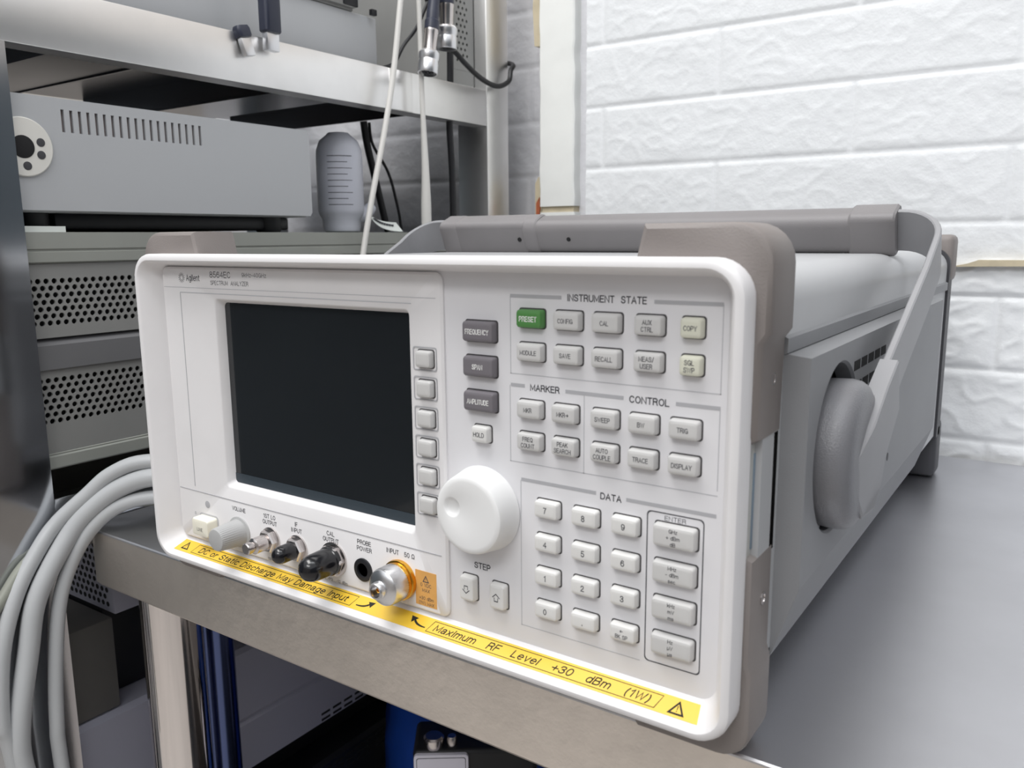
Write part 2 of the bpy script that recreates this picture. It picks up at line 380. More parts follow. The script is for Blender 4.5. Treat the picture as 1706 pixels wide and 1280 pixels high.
# the wrapped strip that closes the foam panels at the corner
def strip_piece(z0, z1, wob):
    mb = MB(); n = 40; loops = []
    for k in range(n + 1):
        z = z0 + (z1 - z0) * k / n
        xl = -70 + noise.noise(Vector((z * 0.04, wob, 0))) * 2.0; xr = -29 + noise.noise(Vector((z * 0.05, wob, 4))) * 1.8
        loops.append([(xl, 556, z), (xr, 556, z), (xr, 503.5, z), (xr - 1.5, 502, z), (xl + 1.5, 502, z), (xl, 503.5, z)])
    mb.loft(loops); return mb
struct(strip_piece(202, 560, 1).build('trim_1', 'foam_edge'), 'white foam edging strip at the corner of the brick wall')
struct(strip_piece(-60, 196, 9).build('trim_2', 'foam_edge'), 'lower piece of white foam edging strip')
mb = MB(); mb.box((-68, 504, 195), (-30, 550, 203)); struct(mb.build('trim_3', 'brown_glue'), 'brown glue gap between the edging pieces')
mb = MB(); mb.prism([(-71, 560), (-71, 362), (-78, 363), (-80, 400), (-74, 470), (-73, 560)], 1, 506, 556)
struct(mb.build('trim_4', 'brown_glue'), 'beige torn wallpaper edge beside the strip')
mb = MB(); mb.prism([(-71, 232), (-71, 150), (-79, 150), (-79, 226), (-75, 233)], 1, 508, 556)
struct(mb.build('trim_5', 'brown_glue'))
mb = MB(); mb.prism([(-73, 212), (-72, 201), (-74, 190), (-77, 192), (-77, 206), (-75, 209)], 1, 506.5, 508)
struct(mb.build('trim_6', 'brick_red'), 'bare red brick patch beside the strip')
mb = MB(); mb.prism([(318, 144.5), (330, 147), (338, 150), (420, 150), (420, 146), (345, 145)], 1, 503.5, 512)
mb2 = mb.build('trim_7', 'brown_glue'); struct(mb2, 'torn beige gap in the foam wall covering')

# ------------------------------------------------------------------ the stainless table
TZ = -10.0
tb = thing('work_table', 'stainless steel work table carrying the spectrum analyzer', 'table', (350, 260, TZ))
def table_loop(off, z, r=14):
    x0, x1, y0, y1 = -110 + off, 900 - off, 16.5 + off, 502 - off
    return [(p[0], p[2], z) for p in rrect(x0, x1, y0, y1, r, 0, 5)]
mb = MB(); mb.loft([table_loop(1.5, TZ - 1.6), table_loop(0, TZ - 1.4), table_loop(0.1, TZ - 0.7), table_loop(0.8, TZ)], cap0=True, cap1=True)
mb.build('table_top', 'steel_top', tb)
mb = MB(); a = table_loop(0.3, TZ - 1.2); b = table_loop(0.3, TZ - 36); c = table_loop(1.4, TZ - 37.5); d = table_loop(12, TZ - 37.5); e = table_loop(12, TZ - 36.5); f = table_loop(1.8, TZ - 36); g = table_loop(1.8, TZ - 2)
mb.loft([a, b, c, d, e, f, g], cap0=False, cap1=False); mb.build('apron', 'steel_apron', tb)
for lx, ly in ((-59, 42), (860, 42), (-70, 470), (860, 470)):
    mb = MB(); mb.lathe((lx, ly, -770), (0, 0, 1), [(18.5, 0), (18.5, 757)], 40)
    lg = mb.build('leg', 'tube_chrome', tb, at=(lx, ly, -770))
    mb = MB(); mb.lathe((lx, ly, -800), (0, 0, 1), [(24, 0), (26, 6), (26, 24), (22, 32)], 28); mb.build('foot', 'black_plastic', lg)
mb = MB(); mb.box((-80, 30, -470), (870, 485, -462), 2); mb.box((-80, 30, -495), (870, 34, -463)); mb.build('undershelf', 'steel_plate', tb)

# ------------------------------------------------------------------ the stainless rack on the left
XS = -112.0
rk = thing('storage_rack', 'stainless steel storage rack of shelves left of the table', 'rack', (-300, 250, -800))
def post(x0, x1, y0, y1, z0=-800, z1=900):
    mb = MB(); mb.box((x0, y0, z0), (x1, y1, z1), 1.0, 2); return mb.build('post', 'steel_post', rk)
mb = MB(); mb.prism([(XS - 38, -37), (XS + 0.8, -37), (XS + 0.8, 1.8), (XS - 0.9, 1.8), (XS - 0.9, -35.2), (XS - 38, -35.2)], 2, -800, 900); mb.build('post', 'steel_post', rk, ang=20); far = post(XS - 37, XS + 1.5, 467, 505); far.data.materials[0] = M['steel_rail']
post(-502, -465, -37, 1.5); post(-502, -465, 467, 505)
def board(z_top, rail, name='shelf_board', m='steel_plate', y1=466.5, y0=-80, fx=0.0):
    mb = MB(); mb.box((-465, -60, z_top - 4), (XS - 3, 505, z_top - 1))
    if z_top > 100:
        for ys in (60, 122, 240, 306, 420): mb.box((-460, ys, z_top - 24), (XS - 6, ys + 2.2, z_top - 3)); 
        mb.box((-460, 62.5, z_top - 23), (XS - 6, 121.5, z_top - 21)); mb.box((-460, 242.5, z_top - 26), (XS - 6, 305.5, z_top - 24))
    b = mb.build(name, m, rk)
    mb = MB(); mb.box((XS - 0.8 - (1.2 if z_top > 100 else 1.2), y0, z_top - rail), (XS + fx, y1, z_top), 0.6, 2); mb.box((XS - 16, -80, z_top - rail), (XS - 1, y1, z_top - rail + 1.5)); mb.box((XS - 12, -80, z_top - 1.4), (XS - 1, y1, z_top - 0.1))
    r = mb.build('front_rail', 'steel_rail' if z_top > 100 else 'steel_post', b)
    return b
bd = board(318, 35, fx=1.2)
mb = MB(); mb.box((XS - 1.5, 322, 283.4), (XS + 1.8, 352, 317.6), 0.5); mb.build('rail_joint', 'steel_rail', bd)
board(11, 36, y0=2.2); board(-386, 36, y0=2.2)

# ------------------------------------------------------------------ grey cabinet with perforated side bands, on the middle shelf
cb = thing('rack_instrument', 'large grey rack cabinet with two perforated side bands on the middle shelf', 'electronic instrument', (XS - 150, 180, 11))
CY0, CY1, CX1, CX0 = -34, 440, -114.5, -440
def perf_panel(xf, y0, y1, z0, z1, pitch, r, rows, zc0, th=1.5, mg=4.0):
    """sheet facing +X with staggered round holes: rows at zc0 + k*pitch_z"""
    mb = MB(); pz = pitch * 0.866
    zs = [z0, zc0 - pz / 2] + [zc0 + pz * (k + 0.5) for k in range(rows)] + [z1]
    def quad(a0, a1, b0, b1): mb.raw([(xf, a0, b0), (xf, a1, b0), (xf, a1, b1), (xf, a0, b1)], [(0, 1, 2, 3)])
    quad(y0, y1, z0, zs[1]); quad(y0, y1, zs[-2], z1)
    n = int((y1 - y0 - 2 * mg) / pitch) - 1
    for k in range(rows):
        zc = zc0 + pz * k; off = (k % 2) * pitch / 2; ys = y0 + mg + off
        quad(y0, ys, zc - pz / 2, zc + pz / 2); quad(ys + n * pitch, y1, zc - pz / 2, zc + pz / 2)
        for i in range(n):
            yc = ys + (i + 0.5) * pitch; N = 12; out = []; inn = []; inb = []
            for q in range(N):
                a = 2 * PI * (q + 0.5) / N; c, s2 = math.cos(a), math.sin(a)
                t = min((pitch / 2) / max(abs(c), 1e-6), (pz / 2) / max(abs(s2), 1e-6))
                out.append((xf, yc + c * t, zc + s2 * t)); inn.append((xf, yc + c * r, zc + s2 * r)); inb.append((xf - th, yc + c * r, zc + s2 * r))
            # square the outer ring at its corners
            corners = [(xf, yc + sx * pitch / 2, zc + sz * pz / 2) for sx, sz in ((1, 1), (-1, 1), (-1, -1), (1, -1))]
            vs = mb.raw(out + inn + inb + corners, [])
            for q in range(N):
                j = (q + 1) % N
                mb.bm.faces.new((vs[q], vs[j], vs[N + j], vs[N + q])); mb.bm.faces.new((vs[N + q], vs[N + j], vs[2 * N + j], vs[2 * N + q]))
            for ci, (qa, qb) in enumerate(((1, 1), (4, 4), (7, 7), (10, 10))):
                # corner triangle between the two rays on either side of the corner
                ang = math.atan2((1, 1, -1, -1)[ci] * pz / 2, (1, -1, -1, 1)[ci] * pitch / 2) % (2 * PI)
                q = int((ang / (2 * PI)) * N - 0.5) % N
                try: mb.bm.faces.new((vs[q], vs[3 * N + ci], vs[(q + 1) % N]))
                except ValueError: pass
    return mb
mb = MB(); mb.box((CX0, CY0, 29), (CX1 - 8, CY1, 174), 0.5); mb.build('body', 'cavity', cb)
mb = MB(); mb.prism([(CX0, 176), (CX1, 176), (CX1, 166), (CX1 - 0.8, 165.4), (CX1 - 0.8, 164.4), (CX1, 164), (CX1, 158), (CX1 - 3, 156.6), (CX0, 156.6)], 1, CY0, CY1)
mb.build('top_frame', 'cabinet_strip', cb, ang=20)
for zc0, z0, z1 in ((120.6, 111.5, 156.8), (59.3, 37, 91.5)):
    pmb = perf_panel(CX1 - 2, CY0, CY1 - 2, z0, z1, 4.95, 1.72, 7, zc0, mg=0.6)
    tag(pmb.build('perforated_panel', 'cabinet_grey', cb, smooth=False), 'grey sheet with staggered round holes')
mb = MB(); mb.prism([(CX1 - 3, 113), (CX1 - 6, 111), (CX1 - 4, 109.5), (CX1 + 0, 107), (CX1, 92), (CX1 - 4, 91), (CX1 - 6, 90.5), (CX1 - 3, 90), (CX1 - 12, 90), (CX1 - 12, 113)], 1, CY0, CY1)
mb.build('middle_band', 'cabinet_band', cb, ang=20)
mb = MB(); mb.prism([(CX0, 26), (CX1 - 1, 29), (CX1, 30), (CX1, 37), (CX1 - 1.2, 37.8), (CX1 - 1, 38.6), (CX1 - 2, 39), (CX1 - 10, 36.5), (CX0, 34)], 1, CY0, CY1)
mb.build('bottom_frame', 'cabinet_strip', cb, ang=20)
for fy in (-20, 380):
    for fx in (CX1 - 30, CX0 + 30):
        mb = MB(); mb.lathe((fx, fy, 11), (0, 0, 1), [(12, 0), (14, 3), (14, 15)], 20); mb.build('foot', 'black_plastic', cb)

# ------------------------------------------------------------------ light grey instrument with slots, standing on the cabinet
gb = thing('slotted_instrument', 'pale grey instrument case with a row of vent slots, resting on the perforated cabinet', 'electronic instrument', (XS - 140, 80, 176))
GX, GY0, GY1, GZ0, GZ1 = -115.2, -34, 231, 188, 257
mb = MB()
ys = [33.0 + 5.35 * k for k in range(19)]
mb.box((-400, GY0, GZ0), (GX - 2.5, GY1, GZ1), 4, 3)
hull = mb.build('case_body', 'case_grey', gb)
mb = MB()      # front skin with the slots cut through
def fq(a0, a1, b0, b1): mb.box((GX - 2.6, a0, b0), (GX, a1, b1))
zlo, zhi = 236.2, 249.6
cut = sorted([(y - 1.0, y + 1.0) for y in ys])
outer = rrect(GY0 + 1, GY1 - 1, GZ0 + 1, GZ1 - 1, 4, 0, 4)
mb.prism([(p[0], p[2]) for p in outer if True], 0, GX - 2.6, GX - 2.2)
fq(GY0 + 1, GY1 - 1, GZ0 + 4, zlo); fq(GY0 + 1, GY1 - 1, zhi, GZ1 - 4)
prev = GY0 + 1
for a0, a1 in cut: fq(prev, a0, zlo, zhi); prev = a1
fq(prev, GY1 - 1, zlo, zhi)
mb.prism([(GY0 + 1, GZ0 + 4), (GY1 - 1, GZ0 + 4), (GY1 - 3, GZ0 + 1), (GY0 + 3, GZ0 + 1)], 0, GX - 2.6, GX)
mb.prism([(GY0 + 1, GZ1 - 4), (GY1 - 1, GZ1 - 4), (GY1 - 3, GZ1 - 1), (GY0 + 3, GZ1 - 1)], 0, GX - 2.6, GX)
mb.build('front_panel', 'case_grey', gb, ang=20)
mb = MB()
for y in ys: mb.box((GX - 2.4, y - 1.0, zlo), (GX - 2.0, y + 1.0, zhi))
mb.build('vent_slots', 'slot_fill', gb)
mb = MB(); mb.lathe((GX, 7.5, 225.5), (1, 0, 0), [(17.2, 0), (17.2, 1.0), (16.6, 1.5), (0.01, 1.5)], 48); dsc = mb.build('connector_plate', 'disc_white', gb)
mb = MB(); mb.lathe((GX + 1.55, 7.0, 225.5), (1, 0, 0), [(6.6, 0), (6.6, 0.2), (6.2, 0.35), (0.01, 0.1)], 28); mb.build('socket', 'cavity', dsc)
for k, aa in enumerate((17, -22, -82, 128, 170, 215)):
    a = math.radians(aa); mb = MB()
    mb.lathe((GX + 1.55, 7.0 + 11 * math.cos(a), 225.5 + 11 * math.sin(a)), (1, 0, 0), [(2.5, 0), (2.5, 0.15), (2.0, 0.3), (0.01, 0.1)], 16); mb.build('socket_hole', 'dark_plastic', dsc)
for fy in (20, 205):
    for fx in (-140, -370):
        mb = MB(); mb.lathe((fx, fy, 176), (0, 0, 1), [(9, 0), (10, 2), (10, 12)], 20); mb.build('foot', 'black_plastic', gb)
mb = MB(); mb.box((-400, 32, 178), (-135, 222, 188), 2); mb.build('gap_shade_slab', 'black_plastic', gb)  # black slab added so the shaded gap below the case stays dark

# ------------------------------------------------------------------ plastic jar and slip of paper on the cabinet
jr = thing('plastic_jar', 'cloudy plastic jar with graduation marks beside the slotted instrument case', 'jar', (-150, 296, 176))
mb = MB(); mb.lathe((-150, 296, 176), (0, 0, 1), [(13, 0), (16, 1.5), (17, 5), (17, 12), (19.5, 16), (20.5, 20), (20.5, 62), (20, 72), (17, 80), (11, 85), (9, 87)], 40); body = mb.build('jar_body', 'bottle_plastic', jr)
mb = MB(); mb.tube([(-150, 308, 190), (-148, 322, 193), (-147, 332, 200)], lambda t: 9 - 4 * t, 16); mb.build('spout', 'bottle_plastic', jr)
mb = MB()
for k in range(9):
    z = 200 + k * 5.2; n = 8; L = [(-150 + 20.6 * math.cos(a), 296 + 20.6 * math.sin(a)) for a in [math.radians(-75 + (50 if k % 2 else 62) * i / n) for i in range(n + 1)]]
    for p, q in zip(L, L[1:]): mb.raw([(p[0], p[1], z), (q[0], q[1], z), (q[0], q[1], z + 0.5), (p[0], p[1], z + 0.5)], [(0, 1, 2, 3)])
mb.build('graduation_marks', 'ink', jr)
mb = MB(); n = 12; L = []
for i in range(n + 1):
    t = i / n; L.append((-118 - 4 * math.sin(t * PI), 304 + 38 * t, 176.6 + 8.5 * (1 - t) ** 2))
vs = [(x, y, z) for x, y, z in L] + [(x - 12, y + 4, z + 8.5) for x, y, z in L]
mb.raw(vs + [(v[0], v[1], v[2] + 0.3) for v in vs], [(i, i + 1, n + 2 + i, n + 1 + i) for i in range(n)] + [(i + 2 * n + 2, i + 2 * n + 3, 3 * n + 4 + i, 3 * n + 3 + i) for i in range(n)])
slip = mb.build('paper_label', 'paper', at=(-118, 320, 176)); tag(slip, 'small curled white label lying on the perforated cabinet behind the handle', 'label')
mb = MB()
for k in range(9): 
    t = (k + 2.2) / 13; x, y, z = -118 - 4 * math.sin(t * PI), 304 + 38 * t, 176.6 + 8.5 * (1 - t) ** 2
    mb.box((x - 8, y + 2.2, z + 4.6), (x - 4.5, y + 3.4, z + 6.3))
mb.build('printed_marks', 'ink', slip)
mb = MB(); mb.box((-190, 3, 176), (-117, 29, 179.6)); pp = mb.build('paper_sheet', 'paper', at=(-150, 16, 176)); tag(pp, 'white card added for the light showing in the gap under the slotted instrument case', 'paper')  # white card added in place of light passing through the gap

# ------------------------------------------------------------------ upper shelf: big case, perforated box
ub = thing('upper_case', 'large pale grey equipment case on the top shelf of the rack', 'electronic instrument', (-250, 190, 318))
mb = MB(); mb.box((-430, 60, 319), (-135, 334, 364), 1.5); mb.build('case_body', 'case_grey', ub)
mb = MB(); mb.box((-430, 60, 364), (-135, 306, 470), 1.5); mb.box((-134, 62, 366), (-131, 305, 372), 0.6); mb.build('case_lid', 'cabinet_grey', ub)
mb = MB(); mb.box((-133, 290, 367), (-130, 307, 385), 0.5); mb.box((-132, 322, 364), (-128, 328, 369), 0.4); mb.build('latch', 'black_plastic', ub)
pb = thing('perforated_case', 'grey case with small round vent holes standing at the far end of the top shelf', 'electronic instrument', (-200, 470, 318))
mb = MB(); mb.box((-320, 437, 319), (-130, 466, 470), 1); mb.build('case_body', 'cavity', pb)
pmb = perf_panel(-126, 432, 466, 336, 470, 6.4, 1.5, 20, 345); pmb.box((-130, 432, 319), (-126.2, 466, 336)); pmb.box((-320, 431, 319), (-126, 433, 470)); pmb.build('perforated_panel', 'cabinet_grey', pb, smooth=False)

# ------------------------------------------------------------------ cables
def cable(name, pts, r, m, label, cat='cable', group=None, seg=12, k=6):
    mb = MB(); mb.tube(pts, r, seg, k); o = mb.build(name, m, at=pts[0])
    tag(o, label, cat, group); return o
G = 'grey cables draped over the table edge'
cable('cable', [(60, 130, -3.5), (0, 96, 6), (-36, 58, 20), (-58, 40, 25), (-76, 27, 19), (-90, 14, 6), (-98, 2, -10), (-101, -19, -43), (-101, -28, -77), (-101, -37, -118), (-101, -38, -148), (-98, -30, -200), (-92, -20, -330)], 6.0, 'cable_grey', 'thickest pale grey cable bending over the left corner of the table', group=G)
cable('cable', [(60, 108, -5), (0, 80, 2), (-36, 54, 10), (-60, 38, 12), (-77, 25, 7), (-89, 14, -5), (-97, 4, -23), (-100, -6, -48), (-101, -12, -84), (-101, -16, -129), (-101, -16, -161), (-98, -12, -330)], 4.4, 'cable_grey', 'thin grey cable hanging closest to the chrome table leg', group=G)
cable('cable', [(60, 150, -4.5), (0, 100, 14), (-40, 58, 31), (-66, 37, 34), (-82, 24, 27), (-93, 13, 14), (-103, -1, -1), (-105, -13, -15), (-105, -29, -39), (-104, -41, -72), (-103, -46, -114), (-103, -42, -146), (-100, -32, -330)], 4.8, 'cable_grey', 'grey cable hanging furthest out, beside the rack post', group=G)
cable('cable', [(30, 160, -5), (-30, 110, 4), (-80, 52, 3), (-102, 28, 1), (-108, 8, -8), (-107.5, -19, -22), (-107.5, -34, -38), (-107.5, -52, -62), (-106, -66, -110), (-104, -70, -200)], 3.6, 'cable_dull', 'dull greenish grey cable lying against the rack post', group=G)
cable('cable', [(-100, 334, 400), (-100, 328, 373), (-100, 316, 312), (-100, 302, 261), (-100, 284, 205), (-100, 271, 159), (-98, 258, 110), (-92, 245, 40), (-80, 240, -6)], 2.5, 'cable_white', 'thin white cable slanting down in front of the shelf rail', group='white cables hanging from above')
cable('cable', [(-100, 350, 400), (-100, 352, 378), (-100, 353, 302), (-100, 355, 234), (-101, 356, 188), (-102, 357, 150), (-100, 357, 60), (-92, 357, -6)], lambda t: 2.3 if t < 0.33 else 2.3 + 2.4 * min(1, (t - 0.33) * 5), 'cable_white', 'white cable with thick braided lower end hanging straight by the shelf', group='white cables hanging from above')
cable('cable', [(-118.5, 420, 450), (-118.5, 418, 330), (-118.5, 415, 282), (-119, 418, 240), (-120, 420, 178.5)], 3.3, 'cable_black', 'black cable running straight down behind the shelf rail', group='black cables at the rack')
cable('cable', [(-112, 395, 410), (-110, 378, 386), (-109, 359, 358), (-110, 342, 340), (-114, 333, 324), (-125, 330, 320.5)], 1.6, 'cable_black', 'thin black cable slanting down left behind the white ones', group='black cables at the rack')
cable('cable', [(-112, 370, 400), (-110, 377, 383), (-109, 385, 369), (-108, 392, 352), (-100, 402, 343), (-98, 416, 334), (-98, 440, 324.5), (-99, 468, 321), (-101, 492, 329), (-103, 499, 341), (-106, 508, 348), (-118, 512, 352), (-140, 510, 350)], 2.5, 'cable_black', 'black cable looping around the far rack post', group='black cables at the rack')
cable('cable', [(-200, 380, 286), (-200, 384, 264), (-200, 394, 230), (-200, 406, 190), (-200, 410, 178)], 3.6, 'cable_black', 'thick dark cable leaning behind the jar', group='black cables at the rack')
cable('cable', [(-202, 390, 286), (-201, 393, 265), (-198, 412, 237), (-197, 424, 200), (-197, 428, 178)], 1.5, 'cable_black', 'thin dark cable curving behind the jar', group='black cables at the rack')

def ring_connector(base, axis, label, scale=1.0):
    """threaded metal plug on a navy boot; base = open end, axis points back up the cable"""
    t = thing('cable_connector', label, 'connector', base, 'metal connectors hanging at the rack')
    ax = Vector(axis).normalized(); b = Vector(base); k = scale
    mb = MB(); mb.lathe(b, ax, [(8.6 * k, 3), (8.6 * k, 0), (9.6 * k, 0), (10.2 * k, 1.2), (10.2 * k, 10), (9.6 * k, 11), (9.6 * k, 12), (10.2 * k, 13), (10.2 * k, 18), (8.6 * k, 20), (7.4 * k, 20.5)], 60, ribs=(3, 4, 0.25)); mb.build('coupling_nut', 'brushed_silver', t)
    mb = MB(); mb.lathe(b, ax, [(5.0 * k, 2.5), (5.6 * k, 1.5), (6.0 * k, 1.5), (6.4 * k, 3)], 24); mb.lathe(b, ax, [(1.1, 1), (1.1, 4)], 12)
    for q in range(6):
        a = q * PI / 3; u = ax.orthogonal().normalized(); v = ax.cross(u)
        mb.lathe(b + (u * math.cos(a) + v * math.sin(a)) * 3.6 * k, ax, [(0.7, 1), (0.7, 4)], 8)
    mb.build('contact_insert', 'dark_plastic', t)
    mb = MB(); mb.lathe(b, ax, [(6.4 * k, 19), (6.6 * k, 36), (6.9 * k, 37), (6.9 * k, 39), (5.6 * k, 40)], 32); mb.build('connector_body', 'nickel', t)
    mb = MB(); mb.lathe(b, ax, [(5.5 * k, 38), (7.0 * k, 39.5), (7.1 * k, 47), (6.2 * k, 48), (6.2 * k, 56), (5.6 * k, 60), (5.6 * k, 80)], 28); mb.build('boot', 'boot_navy', t)
    return t
ring_connector((-96, 384, 341.5), (0.02, 0.02, 1), 'bright metal cable connector with navy boot, the higher of the hanging pair')
ring_connector((-92, 352, 315), (-0.02, 0.20, 1), 'metal cable connector hanging lower, just above the shelf rail', 0.92)
def plug(base, axis, r, hb, label, tail=True):
    t = thing('usb_plug', label, 'plug', base, 'cable plugs hanging over the rail'); ax = Vector(axis).normalized(); b = Vector(base)
    q = Vector((0, 0, 1)).rotation_difference(ax).to_matrix().to_4x4(); mt = Matrix.Translation(b) @ q
    mb = MB(); mb.box((-r * 0.45, -r * 0.85, 0), (r * 0.45, r * 0.85, 14), 0.6, 2, mt); mb.build('metal_tip', 'brushed_silver', t)
    mb = MB()
    mb.loft([[mt @ Vector((p[0] * s, p[2] * s, h)) for p in rrect(-r * 0.8, r * 0.8, -r * 1.15, r * 1.15, r * 0.5, 0, 4)] for s, h in (((0.9, 13), (1, 14), (1, hb - 6), (0.9, hb), (0.5, hb + 14), (0.38, hb + 40)) if tail else ((0.9, 13), (1, 14), (1, hb - 2), (0.85, hb)))])
    mb.build('plug_body', 'boot_navy' , t); return t
plug((-105, 188.5, 308), (0, 0.0, 1), 6.6, 46, 'navy cable plug with bare metal tip hanging over the front rail')
plug((-106, 169, 301.5), (-0.15, -0.22, 1), 5.2, 21, 'short plug with metal tip tilted beside the navy plug', False)

# ------------------------------------------------------------------ under the table
b1 = thing('vented_box', 'dark grey box with small round vent holes tucked under the table corner', 'box', (-200, 100, -88))
mb = MB(); mb.box((-330, 44, -88), (-131, 210, -28), 1); mb.build('box_body', 'unit_grey', b1)
mb = MB()
for i in range(12):
    for j in range(9): mb.lathe((-139 - i * 6 - (j % 2) * 3, 44.0, -82 + j * 5.2), (0, -1, 0), [(1.9, -1), (1.9, 0.15), (0.01, 0.15)], 10)
mb.build('vent_holes', 'cavity', b1)
b2 = MB(); b2.box((-330, -34, -156), (-131, 42, -89), 1.2); b2 = b2.build('storage_box', 'brown_box', at=(-230, 0, -156)); tag(b2, 'plain dark grey brown box below the vented box', 'box')
b3 = MB(); b3.box((-330, 46, -156), (-152, 210, -89), 1); b3 = b3.build('storage_box', 'black_plastic', at=(-230, 120, -156)); tag(b3, 'black box behind the plain brown box, under the vented one', 'box')
def vent_unit(z0, z1, label, ys, zr, m='unit_grey'):
    t = thing('rack_unit', label, 'electronic instrument', (-300, 200, z0), 'grey units on the lowest shelf')
    mb = MB(); h = z1 - z0
    mb.prism([(-460, z0), (-131, z0), (-127, z0 + 3), (-127, z0 + h * 0.40), (-129, z0 + h * 0.43), (-127, z0 + h * 0.46), (-127, z1 - 3), (-131, z1), (-460, z1)], 1, -34, 464)
    mb.build('case_body', m, t, ang=20)
    mb = MB()
    for y in ys:
        for z in zr: mb.box((-128, y, z), (-126.8, y + 10.5, z + 2.2))
    mb.build('vent_slots', 'cavity', t); return t
vent_unit(-266, -157, 'grey unit with slotted vents under the boxes on the lowest shelf', [222 + 14 * k for k in range(16)], (-261.5, -256.0))
vent_unit(-384, -303, 'second vented unit beneath the first on the lowest shelf', [180 + 14 * k for k in range(18)], (-312, -318, -324), 'black_plastic')
mb = MB(); mb.box((-440, -30, -303), (-160, 450, -266.5), 1); fl = mb.build('flat_box', 'cavity', at=(-300, 200, -303)); tag(fl, 'black filler for the shaded gap between the two vented units', 'box')  # black filler added where only a dark, shaded gap lies
pt = MB(); pt.lathe((-88, 92, -800), (0, 0, 1), [(13, 0), (13, 748)], 36); pt = pt.build('metal_pole', 'tube_dark', at=(-88, 92, -800)); tag(pt, 'slim dark blue reflecting metal pole behind the chrome table leg', 'pole')
# blue bag, lumpy
def lump(name, c, r, m, seed, label, cat, n=28, mm=40):
    mb = MB(); loops = []
    for i in range(1, n):
        th = PI * i / n; l = []
        for j in range(mm):
            ph = 2 * PI * j / mm; d = Vector((math.sin(th) * math.cos(ph), math.sin(th) * math.sin(ph), math.cos(th)))
            k = 1 + 0.16 * noise.noise(d * 1.6 + Vector((seed, 0, 0))) + 0.07 * (1 - abs(noise.noise(d * 4 + Vector((0, seed, 0)))))
            l.append((c[0] + d.x * r[0] * k, c[1] + d.y * r[1] * k, max(c[2] + d.z * r[2] * k, c[2] - r[2] * 0.93)))
        loops.append(l)
    mb.loft(loops[::-1]); o = mb.build(name, m, at=(c[0], c[1], c[2] - r[2] * 0.93), ang=60); tag(o, label, cat); return o
lump('plastic_bag', (-22, 300, -286), (84, 48, 186), 'blue_bag', 2.0, 'crumpled blue plastic bag standing under the table', 'bag')
ad = thing('power_adapter', 'black device with a white square face under the table front edge', 'power adapter', (35, 196, -462))
def AD(p): return (p[0] + 35, p[1] + 196, p[2])
def arr(x0, x1, z0, z1, rr_, y): return [AD(q) for q in rrect(x0, x1, z0, z1, rr_, y)]
mb = MB(); mb.box(AD((-22, 3, -462)), AD((74, 46, -218)), 4, 3); mb.build('case', 'black_plastic', ad)
mb = MB(); mb.loft([arr(-21, 21, -270, -220, 3, 3.5), arr(-21, 21, -270, -220, 3, 0.5), arr(-20.5, 20.5, -269.5, -220.5, 2.8, 0)]); fc = mb.build('face_plate', 'lilac_white', ad)
mb = MB(); mb.loft([arr(-19, 19, -268, -222, 2, 0.1), arr(-19, 19, -268, -222, 2, -0.1)]); mb.build('face_border', 'ink', fc)
mb = MB(); mb.loft([arr(-18.5, 18.5, -267.5, -222.5, 1.8, 0), arr(-18.5, 18.5, -267.5, -222.5, 1.8, -0.25)]); mb.build('face_inset', 'lilac_white', fc)
for tx, ty, tr in ((-6, 12, 8), (8, 11, 4), (50, 12, 8)):
    mb = MB(); mb.lathe(AD((tx, ty, -219)), (0, 0, 1), [(tr, 0), (tr, 7), (tr * 0.8, 8.5)], 24); mb.build('terminal', 'nickel', ad)
ad.rotation_euler = (0, 0, math.radians(36))

# ------------------------------------------------------------------ the spectrum analyzer (front face in the plane y = 0, left edge x = 0)
W, H = 325.0, 163.7
an = thing('spectrum_analyzer', 'white and grey bench measuring instrument with dark screen, keys and carrying handle', 'spectrum analyzer', (162, 200, TZ))
def P(mb, name, m, parent=None, label=None, **k):
    o = mb.build(name, m, parent or an, **k)
    if label: o['label'] = label
    return o
def rl(l, r, b, t, rad, y, seg=8): return rrect(l, W - r, b, H - t, rad, y, seg)
# white front bezel: outer skin, lip, sloping inner wall
mb = MB(); mb.loft([rl(1.5, 1.5, 1.5, 1.5, 12, 12.5), rl(0, 0, 0, 0, 13, 10.5), rl(0, 0, 0, 0, 13, 2), rl(0.5, 0.5, 0.5, 0.5, 12.6, 0.7), rl(1.6, 1.6, 1.6, 1.6, 11.5, 0),
    rl(3.2, 3.2, 3.0, 3.2, 10.2, 0), rl(4.2, 4.0, 3.8, 4.0, 9.4, 0.7), rl(9.6, 7.8, 8.8, 5.6, 7, 9.4), rl(11, 8.8, 10.2, 6.4, 6, 11.2), rl(17, 14, 16, 12, 5, 11.3)], cap0=False, cap1=False)
P(mb, 'front_bezel', 'white_plastic')
mb = MB(); cp = lambda y: rrect(188, W - 8.2, 9.8, H - 5.8, 6, y, 8)
mb.loft([cp(11), cp(12.6)]); P(mb, 'control_panel', 'panel_plastic')
